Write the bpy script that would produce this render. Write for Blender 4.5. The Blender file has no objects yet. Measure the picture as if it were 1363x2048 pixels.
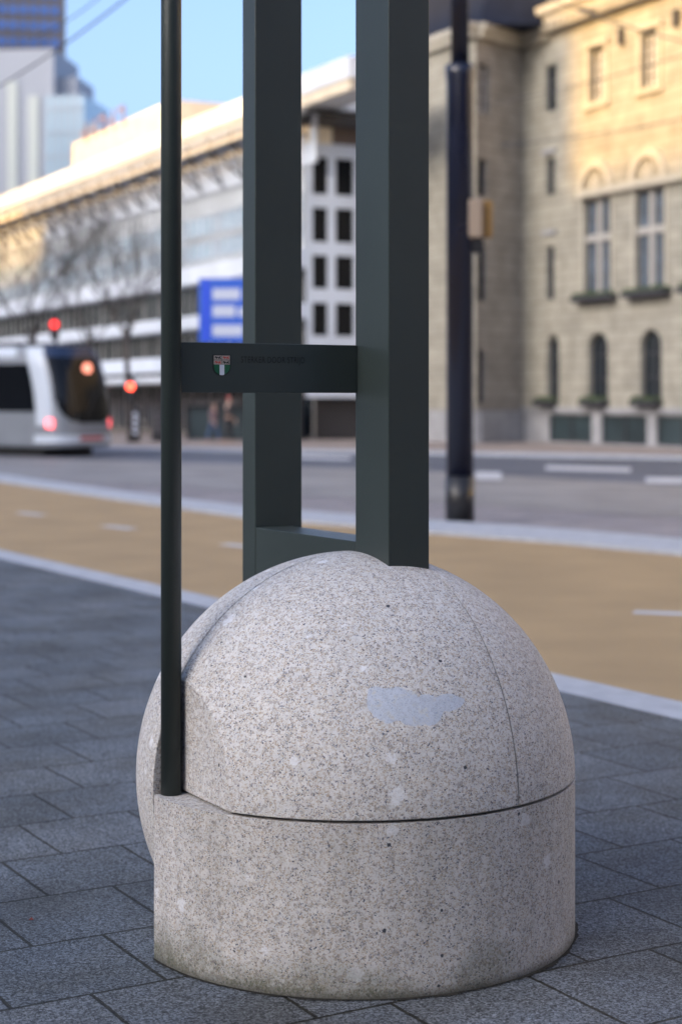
import bpy, bmesh, math, random
from mathutils import Vector, Matrix
sc = bpy.context.scene
COL = sc.collection
PI = math.pi
R = math.radians
random.seed(7)
F = 3400.0; CX = 681.5; HY = 800.0; CH = 1.65   # focal in photo px, principal column, horizon row, camera height

# ------------------------------------------------------------------ helpers
def at(x, y, Y):                      # point at distance Y seen at photo pixel
    return Vector(((x-CX)/F*Y, Y, CH-(y-HY)/F*Y))
def gnd(x, y, z=0.0):
    Y = F*(CH-z)/(y-HY)
    return Vector(((x-CX)/F*Y, Y, z))

def mat(name, col, rough=0.6, metal=0.0, var=0.0, scale=5.0, bump=0.0, bscale=60.0, spec=0.5, emit=None, estr=0.0, col2=None):
    m = bpy.data.materials.new(name); m.use_nodes = True
    nt = m.node_tree; b = nt.nodes['Principled BSDF']
    b.inputs['Base Color'].default_value = (*col, 1)
    b.inputs['Roughness'].default_value = rough
    b.inputs['Metallic'].default_value = metal
    b.inputs['Specular IOR Level'].default_value = spec
    tc = nt.nodes.new('ShaderNodeTexCoord')
    if var > 0 or col2:
        n = nt.nodes.new('ShaderNodeTexNoise'); n.inputs['Scale'].default_value = scale; n.inputs['Detail'].default_value = 5
        nt.links.new(tc.outputs['Object'], n.inputs['Vector'])
        r = nt.nodes.new('ShaderNodeValToRGB')
        c2 = col2 or tuple(c*(1-var) for c in col)
        c1 = col if col2 else tuple(min(1, c*(1+var)) for c in col)
        r.color_ramp.elements[0].position = .32; r.color_ramp.elements[0].color = (*c2, 1)
        r.color_ramp.elements[1].position = .68; r.color_ramp.elements[1].color = (*c1, 1)
        nt.links.new(n.outputs['Fac'], r.inputs['Fac']); nt.links.new(r.outputs['Color'], b.inputs['Base Color'])
    if bump > 0:
        n2 = nt.nodes.new('ShaderNodeTexNoise'); n2.inputs['Scale'].default_value = bscale; n2.inputs['Detail'].default_value = 3
        nt.links.new(tc.outputs['Object'], n2.inputs['Vector'])
        bp = nt.nodes.new('ShaderNodeBump'); bp.inputs['Strength'].default_value = bump; bp.inputs['Distance'].default_value = .01
        nt.links.new(n2.outputs['Fac'], bp.inputs['Height']); nt.links.new(bp.outputs['Normal'], b.inputs['Normal'])
    if emit:
        b.inputs['Emission Color'].default_value = (*emit, 1); b.inputs['Emission Strength'].default_value = estr
    return m

def tag(o, label=None, cat=None, group=None, kind=None):
    if label: o['label'] = label
    if cat: o['category'] = cat
    if group: o['group'] = group
    if kind: o['kind'] = kind
    return o
def empty(name, loc, rz=0.0, label=None, cat=None, group=None):
    o = bpy.data.objects.new(name, None); COL.objects.link(o)
    o.location = loc; o.rotation_euler = (0, 0, rz); o.empty_display_size = .2
    return tag(o, label, cat, group)

class MB:
    def __init__(s): s.v = []; s.f = []; s.m = []; s.sm = []
    def face(s, pts, mi=0, smooth=False):
        i = len(s.v); s.v += [tuple(p) for p in pts]; s.f.append(tuple(range(i, i+len(pts)))); s.m.append(mi); s.sm.append(smooth)
    def hexa(s, p, mi=0):                 # p: 8 points, bottom 4 then top 4
        i = len(s.v); s.v += [tuple(q) for q in p]
        for f in ((3,2,1,0),(4,5,6,7),(0,1,5,4),(1,2,6,5),(2,3,7,6),(3,0,4,7)):
            s.f.append(tuple(i+k for k in f)); s.m.append(mi); s.sm.append(False)
    def box(s, x0, x1, y0, y1, z0, z1, mi=0, fr=None):
        T = fr.pt if fr else (lambda a, b, c: (a, b, c))
        s.hexa([T(x0,y0,z0),T(x1,y0,z0),T(x1,y1,z0),T(x0,y1,z0),T(x0,y0,z1),T(x1,y0,z1),T(x1,y1,z1),T(x0,y1,z1)], mi)
    def prism(s, poly, z0, z1, mi=0):
        n = len(poly); i = len(s.v)
        s.v += [(p[0],p[1],z0) for p in poly] + [(p[0],p[1],z1) for p in poly]
        s.f += [tuple(i+k for k in range(n))[::-1], tuple(i+n+k for k in range(n))]; s.m += [mi]*2; s.sm += [False]*2
        for k in range(n):
            s.f.append((i+k, i+(k+1)%n, i+n+(k+1)%n, i+n+k)); s.m.append(mi); s.sm.append(False)
    def tube(s, pts, rad, n=10, mi=0, caps=True):
        pts = [Vector(p) for p in pts]
        if not hasattr(rad, '__len__'): rad = [rad]*len(pts)
        base = len(s.v); prev = None
        for k, p in enumerate(pts):
            d = (pts[min(k+1,len(pts)-1)]-pts[max(k-1,0)]).normalized()
            if prev is None:
                a = Vector((1,0,0)) if abs(d.x) < .8 else Vector((0,1,0)); u = d.cross(a).normalized()
            else:
                u = (prev - d*prev.dot(d)).normalized()
            prev = u; w = d.cross(u)
            for j in range(n):
                an = 2*PI*j/n; s.v.append(tuple(p+(u*math.cos(an)+w*math.sin(an))*rad[k]))
        for k in range(len(pts)-1):
            for j in range(n):
                a = base+k*n+j; b = base+k*n+(j+1)%n
                s.f.append((a, b, b+n, a+n)); s.m.append(mi); s.sm.append(True)
        if caps:
            s.f.append(tuple(base+j for j in range(n))[::-1]); s.m.append(mi); s.sm.append(False)
            e = base+(len(pts)-1)*n; s.f.append(tuple(e+j for j in range(n))); s.m.append(mi); s.sm.append(False)
    def build(s, name, mats, parent=None, kind=None):
        me = bpy.data.meshes.new(name); me.from_pydata(s.v, [], s.f); me.update()
        if not isinstance(mats, (list, tuple)): mats = [mats]
        for m in mats: me.materials.append(m)
        me.polygons.foreach_set('material_index', s.m); me.polygons.foreach_set('use_smooth', s.sm)
        bm = bmesh.new(); bm.from_mesh(me); bmesh.ops.remove_doubles(bm, verts=bm.verts, dist=1e-5)
        bmesh.ops.recalc_face_normals(bm, faces=bm.faces); bm.to_mesh(me); bm.free()
        o = bpy.data.objects.new(name, me); COL.objects.link(o)
        if parent is not None: o.parent = parent
        if kind: o['kind'] = kind
        return o

class Fr:                              # a facade frame: s along, o outward, z up
    def __init__(s, org, a, n): s.o = Vector((org[0], org[1], 0)); s.a = Vector((*a, 0)).normalized(); s.n = Vector((*n, 0)).normalized()
    def pt(s, x, y, z): p = s.o + s.a*x + s.n*y; return (p.x, p.y, z)
    def s(s_, px, off=0.0):            # s where photo column px meets the facade plane
        r = (px-CX)/F; o = s_.o + s_.n*off
        return (r*o.y-o.x)/(s_.a.x-r*s_.a.y)
    def z(s_, px, py, off=0.0):
        p = s_.o + s_.n*off + s_.a*s_.s(px, off)
        return CH-(py-HY)/F*p.y

def new_obj(name, me, parent=None):
    o = bpy.data.objects.new(name, me); COL.objects.link(o)
    if parent is not None: o.parent = parent
    return o

# ------------------------------------------------------------------ materials
def granite(name, moss=False, patch=None, dark=1.0):
    m = bpy.data.materials.new(name); m.use_nodes = True
    nt = m.node_tree; N = nt.nodes; L = nt.links; b = N['Principled BSDF']
    b.inputs['Roughness'].default_value = .62; b.inputs['Specular IOR Level'].default_value = .35
    tc = N.new('ShaderNodeTexCoord'); co = tc.outputs['Object']
    def noise(sc_, det=4, rough=.6, vec=co):
        n = N.new('ShaderNodeTexNoise'); n.inputs['Scale'].default_value = sc_; n.inputs['Detail'].default_value = det
        n.inputs['Roughness'].default_value = rough; L.new(vec, n.inputs['Vector']); return n
    def ramp(fac, stops, interp='LINEAR'):
        r = N.new('ShaderNodeValToRGB'); cr = r.color_ramp; cr.interpolation = interp
        while len(cr.elements) < len(stops): cr.elements.new(.5)
        for e, (p, c) in zip(cr.elements, stops):
            e.position = p; e.color = (*c, 1) if len(c) == 3 else c
        L.new(fac, r.inputs['Fac']); return r.outputs['Color']
    def mix(fac, a, c, bt='MIX'):
        x = N.new('ShaderNodeMix'); x.data_type = 'RGBA'; x.blend_type = bt
        if isinstance(fac, float): x.inputs[0].default_value = fac
        else: L.new(fac, x.inputs[0])
        for k, q in ((6, a), (7, c)):
            if isinstance(q, tuple): x.inputs[k].default_value = (*q, 1)
            else: L.new(q, x.inputs[k])
        return x.outputs[2]
    def mth(op, a, c=0.0, clamp=False):
        x = N.new('ShaderNodeMath'); x.operation = op; x.use_clamp = clamp
        for k, q in ((0, a), (1, c)):
            if isinstance(q, (float, int)): x.inputs[k].default_value = q
            else: L.new(q, x.inputs[k])
        return x.outputs[0]
    # distort coords a little so that grains are irregular
    dn = noise(90, 2); dv = N.new('ShaderNodeVectorMath'); dv.operation = 'MULTIPLY_ADD'
    L.new(dn.outputs['Color'], dv.inputs[0]); dv.inputs[1].default_value = (.008,)*3; L.new(co, dv.inputs[2])
    vor = N.new('ShaderNodeTexVoronoi'); vor.inputs['Scale'].default_value = 310; L.new(dv.outputs[0], vor.inputs['Vector'])
    sep = N.new('ShaderNodeSeparateColor'); L.new(vor.outputs['Color'], sep.inputs[0])
    K = dark
    grain = ramp(sep.outputs[0], [(0,(.09*K,.10*K,.15*K)),(.045,(.28*K,.29*K,.34*K)),(.13,(.42*K,.36*K,.30*K)),(.29,(.55*K,.51*K,.46*K)),(.58,(.64*K,.65*K,.65*K))], 'CONSTANT')
    v2 = N.new('ShaderNodeTexVoronoi'); v2.inputs['Scale'].default_value = 120; L.new(dv.outputs[0], v2.inputs['Vector'])
    s2 = N.new('ShaderNodeSeparateColor'); L.new(v2.outputs['Color'], s2.inputs[0])
    f2 = ramp(s2.outputs[1], [(0,(0,)*3),(.72,(0,)*3),(.78,(.7,)*3)])
    c = mix(f2, grain, (.69*K,.70*K,.71*K))
    f3 = ramp(s2.outputs[2], [(0,(.6,)*3),(.045,(.6,)*3),(.08,(0,)*3)])
    c = mix(f3, c, (.30*K,.27*K,.26*K))
    # broad tone drift
    n3 = noise(3.2, 4); c = mix(.55, c, ramp(n3.outputs['Fac'], [(.3,(.84,.82,.80)),(.7,(1.0,.98,.96))]), 'MULTIPLY')
    n3b = noise(26, 3); c = mix(.5, c, ramp(n3b.outputs['Fac'], [(.3,(.80,.80,.83)),(.7,(1.08,1.05,1.02))]), 'MULTIPLY')
    # white feldspar fragments
    dn2 = noise(60, 5, .75); dv2 = N.new('ShaderNodeVectorMath'); dv2.operation = 'MULTIPLY_ADD'
    L.new(dn2.outputs['Color'], dv2.inputs[0]); dv2.inputs[1].default_value = (.060,)*3; L.new(co, dv2.inputs[2])
    v3 = N.new('ShaderNodeTexVoronoi'); v3.inputs['Scale'].default_value = 9.5;  L.new(dv2.outputs[0], v3.inputs['Vector'])
    s3 = N.new('ShaderNodeSeparateColor'); L.new(v3.outputs['Color'], s3.inputs[0])
    rad = mth('MULTIPLY', mth('SUBTRACT', s3.outputs[0], .56), .60)
    fr = mth('MULTIPLY', mth('SUBTRACT', rad, v3.outputs['Distance']), 24.0, True)
    c = mix(mth('MULTIPLY', fr, .62), c, (.78*K,.80*K,.84*K))
    # rare black inclusions
    v4 = N.new('ShaderNodeTexVoronoi'); v4.inputs['Scale'].default_value = 24; L.new(dv.outputs[0], v4.inputs['Vector'])
    s4 = N.new('ShaderNodeSeparateColor'); L.new(v4.outputs['Color'], s4.inputs[0])
    r4 = mth('MULTIPLY', mth('SUBTRACT', s4.outputs[1], .80), .85)
    f4 = mth('MULTIPLY', mth('SUBTRACT', r4, v4.outputs['Distance']), 30.0, True)
    c = mix(f4, c, (.05,.055,.07))
    sx = N.new('ShaderNodeSeparateXYZ'); L.new(co, sx.inputs[0])
    if patch:
        pn = noise(11, 5, .6)
        pa = None
        dn5 = N.new('ShaderNodeVectorMath'); dn5.operation = 'MULTIPLY_ADD'; L.new(pn.outputs['Color'], dn5.inputs[0])
        dn5.inputs[1].default_value = (.05,.05,.05); L.new(co, dn5.inputs[2])
        for (pc, ax, hx, hz) in patch:
            sub = N.new('ShaderNodeVectorMath'); sub.operation = 'SUBTRACT'; L.new(dn5.outputs[0], sub.inputs[0])
            sub.inputs[1].default_value = (pc[0]+.025, pc[1]+.025, pc[2]+.025)
            dt = N.new('ShaderNodeVectorMath'); dt.operation = 'DOT_PRODUCT'; L.new(sub.outputs[0], dt.inputs[0]); dt.inputs[1].default_value = (math.cos(ax), math.sin(ax), 0)
            sz = N.new('ShaderNodeSeparateXYZ'); L.new(sub.outputs[0], sz.inputs[0])
            e = mth('ADD', mth('POWER', mth('ABSOLUTE', mth('DIVIDE', dt.outputs['Value'], hx)), 2.4), mth('POWER', mth('ABSOLUTE', mth('DIVIDE', sz.outputs[2], hz)), 2.4))
            g = mth('MULTIPLY', mth('SUBTRACT', 1.0, e), 9.0, True)
            pa = g if pa is None else mth('MAXIMUM', pa, g)
        pcn = noise(300, 3, .7); pcol = ramp(pcn.outputs['Fac'], [(.3,(.36,.43,.55)),(.7,(.50,.57,.69))])
        sn = noise(30, 4, .7); stripe = ramp(sn.outputs['Fac'], [(.56,(0,)*3),(.66,(.6,)*3)])
        c = mix(mth('MULTIPLY', pa, .70), c, mix(stripe, pcol, (.55,.53,.46)))
    if moss:
        mn = noise(14, 6, .7); mn2 = noise(120, 3, .7); mn3 = noise(2.4, 2)
        h = mth('ADD', mth('MULTIPLY', mn3.outputs['Fac'], .40), -.10)           # stain height varies round the base
        h = mth('ADD', h, mth('MULTIPLY', sx.outputs[0], -.13))
        a = mth('DIVIDE', mth('SUBTRACT', h, sx.outputs[2]), .11, True)
        a = mth('MULTIPLY', a, ramp(mn.outputs['Fac'], [(.25,(.25,)*3),(.6,(1,)*3)]))
        a = mth('MULTIPLY', a, ramp(mn2.outputs['Fac'], [(.3,(.5,)*3),(.6,(1,)*3)]))
        c = mix(mth('MULTIPLY', a, .92), c, (.085,.09,.055))
        # faint vertical water streaks
        mp = N.new('ShaderNodeMapping'); mp.inputs['Scale'].default_value = (14,14,1.2); L.new(co, mp.inputs[0])
        st = noise(1.0, 4, .6, mp.outputs[0]); c = mix(.5, c, ramp(st.outputs['Fac'], [(.3,(.70,.69,.66)),(.6,(1,1,1))]), 'MULTIPLY')
        e2 = mth('DIVIDE', mth('SUBTRACT', .03, sx.outputs[2]), .03, True)
        c = mix(mth('MULTIPLY', e2, .8), c, (.05,.05,.04))
    L.new(c, b.inputs['Base Color'])
    bv = N.new('ShaderNodeBevel'); bv.samples = 4; bv.inputs['Radius'].default_value = .007
    bp = N.new('ShaderNodeBump'); bp.inputs['Strength'].default_value = .35; bp.inputs['Distance'].default_value = .003
    bn = noise(260, 4, .7); L.new(bn.outputs['Fac'], bp.inputs['Height']); L.new(bv.outputs[0], bp.inputs['Normal'])
    L.new(bp.outputs[0], b.inputs['Normal'])
    return m

def brickmat(name, c1, c2, mortar, bw, bh, ang, loc, msize=.008, off=.5, rough=.75, grain=0.0, gs=220, bump=.6, vert=False, var=.2, spec=.4):
    m = bpy.data.materials.new(name); m.use_nodes = True
    nt = m.node_tree; N = nt.nodes; L = nt.links; b = N['Principled BSDF']
    b.inputs['Roughness'].default_value = rough; b.inputs['Specular IOR Level'].default_value = spec
    tc = N.new('ShaderNodeTexCoord'); mp = N.new('ShaderNodeMapping'); mp.vector_type = 'TEXTURE'
    mp.inputs['Location'].default_value = loc; mp.inputs['Rotation'].default_value = (R(90), 0, ang) if vert else (0, 0, ang)
    L.new(tc.outputs['Object'], mp.inputs[0])
    nd = N.new('ShaderNodeTexNoise'); nd.inputs['Scale'].default_value = 9; nd.inputs['Detail'].default_value = 4; L.new(tc.outputs['Object'], nd.inputs['Vector'])
    ma = N.new('ShaderNodeVectorMath'); ma.operation = 'MULTIPLY_ADD'; L.new(nd.outputs['Color'], ma.inputs[0]); ma.inputs[1].default_value = (msize*.9,)*3; L.new(mp.outputs[0], ma.inputs[2])
    br = N.new('ShaderNodeTexBrick'); br.offset = off; br.inputs['Scale'].default_value = 1
    br.inputs['Brick Width'].default_value = bw; br.inputs['Row Height'].default_value = bh
    br.inputs['Mortar Size'].default_value = msize; br.inputs['Mortar Smooth'].default_value = .35
    br.inputs['Color1'].default_value = (*c1, 1); br.inputs['Color2'].default_value = (*c2, 1); br.inputs['Mortar'].default_value = (*mortar, 1)
    L.new(ma.outputs[0], br.inputs['Vector'])
    col = br.outputs['Color']
    def mul(fac_out, lo, hi, k, p0=.3, p1=.7):
        nonlocal col
        r = N.new('ShaderNodeValToRGB'); r.color_ramp.elements[0].position = p0; r.color_ramp.elements[1].position = p1
        r.color_ramp.elements[0].color = (*lo, 1); r.color_ramp.elements[1].color = (*hi, 1); L.new(fac_out, r.inputs[0])
        x = N.new('ShaderNodeMix'); x.data_type = 'RGBA'; x.blend_type = 'MULTIPLY'; x.inputs[0].default_value = k
        L.new(col, x.inputs[6]); L.new(r.outputs[0], x.inputs[7]); col = x.outputs[2]
    n1 = N.new('ShaderNodeTexNoise'); n1.inputs['Scale'].default_value = 1.3; n1.inputs['Detail'].default_value = 5; L.new(tc.outputs['Object'], n1.inputs['Vector'])
    mul(n1.outputs['Fac'], (1-var,)*3, (1+var*.6,)*3, 1.0)
    if grain > .5:                               # damp brownish staining and old gum spots on the slabs
        n7 = N.new('ShaderNodeTexNoise'); n7.inputs['Scale'].default_value = 1.9; n7.inputs['Detail'].default_value = 6; n7.inputs['Roughness'].default_value = .65; L.new(tc.outputs['Object'], n7.inputs['Vector'])
        mul(n7.outputs['Fac'], (.80,.74,.66), (1.06,1.06,1.08), .9, .36, .60)
        v7 = N.new('ShaderNodeTexVoronoi'); v7.inputs['Scale'].default_value = 3.1; L.new(ma.outputs[0], v7.inputs['Vector'])
        mul(v7.outputs['Distance'], (.62,.61,.60), (1,1,1), .9, .045, .062)
    h = br.outputs['Fac']
    bp = N.new('ShaderNodeBump'); bp.invert = True; bp.inputs['Strength'].default_value = bump; bp.inputs['Distance'].default_value = .012
    L.new(h, bp.inputs['Height']); nrm = bp.outputs[0]
    if grain > 0:
        v = N.new('ShaderNodeTexVoronoi'); v.inputs['Scale'].default_value = gs; L.new(tc.outputs['Object'], v.inputs['Vector'])
        s = N.new('ShaderNodeSeparateColor'); L.new(v.outputs['Color'], s.inputs[0])
        mul(s.outputs[0], (1-grain,)*3, (1+grain*1.6, 1+grain*1.6, 1+grain*1.7), 1.0, .15, .95)
        g2 = N.new('ShaderNodeTexNoise'); g2.inputs['Scale'].default_value = 70; g2.inputs['Detail'].default_value = 6; L.new(tc.outputs['Object'], g2.inputs['Vector'])
        mul(g2.outputs['Fac'], (1-grain*.6,)*3, (1+grain*.5,)*3, 1.0)
        b2 = N.new('ShaderNodeBump'); b2.inputs['Strength'].default_value = .5; b2.inputs['Distance'].default_value = .002
        L.new(s.outputs[1], b2.inputs['Height']); L.new(nrm, b2.inputs['Normal']); nrm = b2.outputs[0]
    L.new(col, b.inputs['Base Color']); L.new(nrm, b.inputs['Normal'])
    return m

PATCH = [((-.215,-.578,.797), R(-15), .078, .046), ((-.150,-.6,.782), R(-10), .085, .040), ((-.085,-.615,.790), R(-8), .085, .024)]
M = {}
M['granite_base_shaded'] = granite('granite_base_shaded', moss=True, dark=.92)  # toned below the dome granite: part of the drum's shade is in the colour
M['granite_dome'] = granite('granite_dome', patch=PATCH, dark=.97)
M['granite'] = granite('granite_plain', dark=.97)
M['mortar'] = mat('mortar', (.24,.24,.24), .9, var=.2, scale=40)
M['powder'] = mat('green_grey_powder_coat', (.031,.042,.040), .38, var=.10, scale=2.5, bump=.12, bscale=900)
M['engrave'] = mat('engraved_paint', (.008,.010,.011), .5)
M['em_black'] = mat('emblem_black', (.008,.008,.008), .4)
M['em_pale'] = mat('emblem_pale', (.38,.34,.30), .4)
M['em_red'] = mat('emblem_red', (.50,.06,.05), .4)
M['em_green'] = mat('emblem_green', (.008,.10,.045), .4)
M['em_white'] = mat('emblem_white', (.62,.66,.75), .35)
M['paving'] = brickmat('grey_concrete_slabs', (.086,.098,.108), (.112,.124,.134), (.024,.024,.019), .455, .475, R(30), (-1.019-.108, 5.086-.0625, 0), msize=.007, grain=.62, gs=190, rough=.68, var=.30, spec=.22)
M['kerb'] = mat('pale_concrete_kerb', (.36,.38,.42), .8, var=.12, scale=6, bump=.3, bscale=200)
M['cycle'] = mat('ochre_asphalt', (.34,.237,.12), .8, var=.10, scale=.9, bump=.5, bscale=250)
M['clinker'] = brickmat('grey_pink_clinkers', (.28,.25,.25), (.23,.22,.235), (.13,.12,.12), .20, .10, R(-40), (0,0,0), msize=.006, grain=.2, var=.25)
M['asphalt'] = mat('dark_asphalt', (.085,.095,.12), .7, var=.2, scale=.4, bump=.4, bscale=120)
M['trackbed'] = mat('track_concrete', (.235,.225,.22), .7, var=.2, scale=.6)
M['rail'] = mat('steel_rail', (.07,.06,.06), .4, .6)
M['pinkpave'] = brickmat('pink_pavement', (.34,.27,.235), (.30,.25,.22), (.2,.17,.15), .3, .15, R(20), (0,0,0), msize=.008, var=.2)
M['paint'] = mat('white_road_paint', (.45,.46,.49), .7, var=.1, scale=8)
M['pole_blue'] = mat('navy_pole_paint', (.007,.009,.022), .25, var=.2, scale=3)
M['pole_black'] = mat('black_pole_paint', (.012,.012,.014), .4)
M['beige_box'] = mat('beige_plastic', (.30,.23,.17), .6)
M['yellow_box'] = mat('ochre_panel', (.27,.15,.04), .6)
M['stone'] = brickmat('sandstone_courses', (.35,.325,.265), (.305,.285,.235), (.21,.195,.155), 1.1, .42, R(116.3), (0,0,0), msize=.022, vert=True, var=.22, rough=.85)
M['stone2'] = brickmat('sandstone_side', (.32,.29,.25), (.285,.26,.225), (.20,.185,.16), 1.0, .42, R(50.3), (0,0,0), msize=.022, vert=True, var=.25, rough=.85)
M['stone_trim'] = mat('pale_stone_trim', (.42,.385,.31), .8, var=.12, scale=2)
M['plinth'] = mat('grey_stone_plinth', (.30,.30,.31), .8, var=.15, scale=1.5)
M['slate'] = mat('blue_slate', (.010,.014,.028), .8, spec=.2, var=.2, scale=2)
M['glass'] = mat('dark_glass', (.02,.026,.032), .08, spec=.6)
M['glass_black'] = mat('black_glass', (.006,.007,.009), .12, spec=.25)
M['glass_blue'] = mat('panes_sky_tint', (.13,.16,.20), .15, var=.3, scale=1.2)  # bluish reflection put into the pane colour
M['glass_teal'] = mat('teal_glass', (.030,.045,.050), .3, var=.4, scale=.5)
M['blind'] = mat('white_blind', (.42,.41,.40), .6)
M['winframe'] = mat('dark_window_frame', (.05,.05,.055), .5)
M['mullion'] = mat('pale_mullion', (.36,.34,.31), .7)
M['white'] = mat('white_cladding', (.72,.74,.76), .55, var=.08, scale=.4)
M['white2'] = mat('white_band', (.62,.66,.72), .6, var=.08, scale=.6)
M['louvre'] = mat('pale_louvre', (.55,.57,.58), .45, var=.10, scale=.35)
M['steel_dark'] = mat('dark_steel', (.05,.045,.045), .5)
M['cream'] = mat('cream_cladding', (.74,.63,.46), .6, var=.1, scale=1)
M['brown'] = mat('brown_cladding', (.16,.11,.08), .6)
M['glass_pale'] = mat('pale_glass', (.35,.47,.55), .15)
M['tower_grey'] = mat('tower_grey', (.10,.095,.105), .7, var=.12, scale=.05)
M['tower_glass'] = mat('tower_glass_sky_tint', (.05,.13,.40), .25, var=.4, scale=.25)  # reflected blue sky painted as the pane colour
M['tower_white'] = mat('tower_white', (.36,.38,.42), .6, var=.1, scale=.03)
M['tower_cream'] = mat('tower_cream_strip', (.52,.55,.50), .5)
M['block'] = mat('unseen_block_brick', (.13,.11,.10), .8, var=.15, scale=.2)
M['bark'] = mat('bare_bark', (.055,.045,.040), .9, var=.3, scale=6)
M['blue_sign'] = mat('road_sign_blue', (.012,.09,.50), .45)
M['blue_dark'] = mat('road_sign_bar', (.008,.05,.62), .45)
M['sign_white'] = mat('sign_white', (.48,.52,.62), .5)
M['lamp_red'] = mat('lit_red_lamp', (.6,.02,.01), .4, emit=(1.0,.07,.035), estr=3.0)
M['lamp_red_dim'] = mat('dim_red_lamp', (.6,.02,.01), .4, emit=(1.0,.02,.02), estr=1.1)
M['tail_red'] = mat('tail_lamp', (.7,.08,.08), .4, emit=(1.0,.10,.12), estr=1.6)
M['dest'] = mat('destination_lamp', (.5,.15,.1), .4, emit=(1.0,.32,.22), estr=.6)
M['tram_silver'] = mat('tram_silver', (.23,.25,.28), .35, .2, var=.08, scale=1)
M['tram_white'] = mat('tram_white', (.50,.55,.62), .35)
M['tram_blue'] = mat('tram_blue', (.015,.09,.34), .3)
M['tram_navy'] = mat('tram_navy', (.018,.032,.075), .25)
M['rubber'] = mat('black_rubber', (.015,.015,.016), .7)
M['planter'] = mat('dark_planter', (.035,.035,.04), .7)
M['leaf'] = mat('planter_leaves', (.07,.10,.03), .8, col2=(.03,.05,.02), scale=6)
M['red_paint'] = mat('red_paint', (.45,.05,.035), .5)
M['skin'] = mat('skin', (.50,.33,.25), .6)
M['jeans'] = mat('blue_denim', (.05,.09,.18), .9)
M['coat_dark'] = mat('dark_coat', (.03,.03,.035), .9)
M['coat_red'] = mat('red_jacket', (.45,.05,.07), .9)
M['coat_mauve'] = mat('mauve_jacket', (.22,.15,.17), .9)
M['hair'] = mat('dark_hair', (.03,.02,.015), .8)
M['wire'] = mat('overhead_wire', (.05,.055,.07), .5)

# ------------------------------------------------------------------ camera, sky, sun
cam_d = bpy.data.cameras.new('camera'); cam = bpy.data.objects.new('camera', cam_d); COL.objects.link(cam)
cam.location = (0, 0, CH); cam.rotation_euler = (R(90), 0, 0)
cam_d.sensor_fit = 'VERTICAL'; cam_d.sensor_height = 36.0; cam_d.lens = F/2048*36.0
cam_d.shift_y = -(1024-HY)/2048.0
cam_d.clip_start = .05; cam_d.clip_end = 4000
cam_d.dof.use_dof = True; cam_d.dof.focus_distance = 4.95; cam_d.dof.aperture_fstop = 2.1
sc.camera = cam
SUN = Vector((-.80, -.60, 0)).normalized(); EL = R(18.5)
sd = Vector((SUN.x*math.cos(EL), SUN.y*math.cos(EL), math.sin(EL)))
sun_d = bpy.data.lights.new('sun', 'SUN'); sun = bpy.data.objects.new('sun', sun_d); COL.objects.link(sun)
sun_d.energy = 2.0; sun_d.angle = R(.5); sun_d.color = (1.0, .54, .06)
sun.rotation_euler = sd.to_track_quat('Z', 'Y').to_euler(); sun.location = (0, 0, 60)
w = bpy.data.worlds.new('World'); sc.world = w; w.use_nodes = True
nt = w.node_tree; bg = nt.nodes['Background']
sky = nt.nodes.new('ShaderNodeTexSky'); sky.sky_type = 'NISHITA'; sky.sun_disc = False
sky.sun_elevation = EL; sky.sun_rotation = math.atan2(SUN.x, SUN.y)
sky.air_density = .65; sky.dust_density = 6.0; sky.ozone_density = 2.7
nt.links.new(sky.outputs[0], bg.inputs['Color']); bg.inputs['Strength'].default_value = .15
sc.view_settings.view_transform = 'Standard'; sc.view_settings.look = 'None'; sc.view_settings.gamma = 1
sc.view_settings.exposure = 1.9

# ------------------------------------------------------------------ ground
ZP = -.06                                    # cycle path and beyond lie a small step lower
def sheet(name, pts, z, m, th=None):
    mb = MB()
    if th: mb.prism([(p[0], p[1]) for p in pts], z-th, z)
    else: mb.face([(p[0], p[1], z) for p in pts])
    return mb.build(name, m, kind='structure')
def ext(a, b, k0, k1):                       # extend line a-b at both ends, metres
    d = (b-a).normalized(); return a-d*k0, b+d*k1
g = MB(); g.face([(-1500,-1500,ZP-.008),(1500,-1500,ZP-.008),(1500,1500,ZP-.008),(-1500,1500,ZP-.008)])
g.build('ground', M['clinker'], kind='structure')
# near kerb: runs from upper left to lower right
k1a, k1b = ext(gnd(0,1117), gnd(1363,1440), 60, 30)
k1c, k1d = ext(gnd(0,1099), gnd(1363,1404), 60, 30)
sheet('pavement', [(-60,-40), (k1b.x,-40) if False else (k1b.x, k1b.y), (k1a.x,k1a.y), (-60,k1a.y)], 0.0, M['paving'], .2)
sheet('kerb', [k1a, k1b, k1d, k1c], 0.001, M['kerb'], .2)
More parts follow.
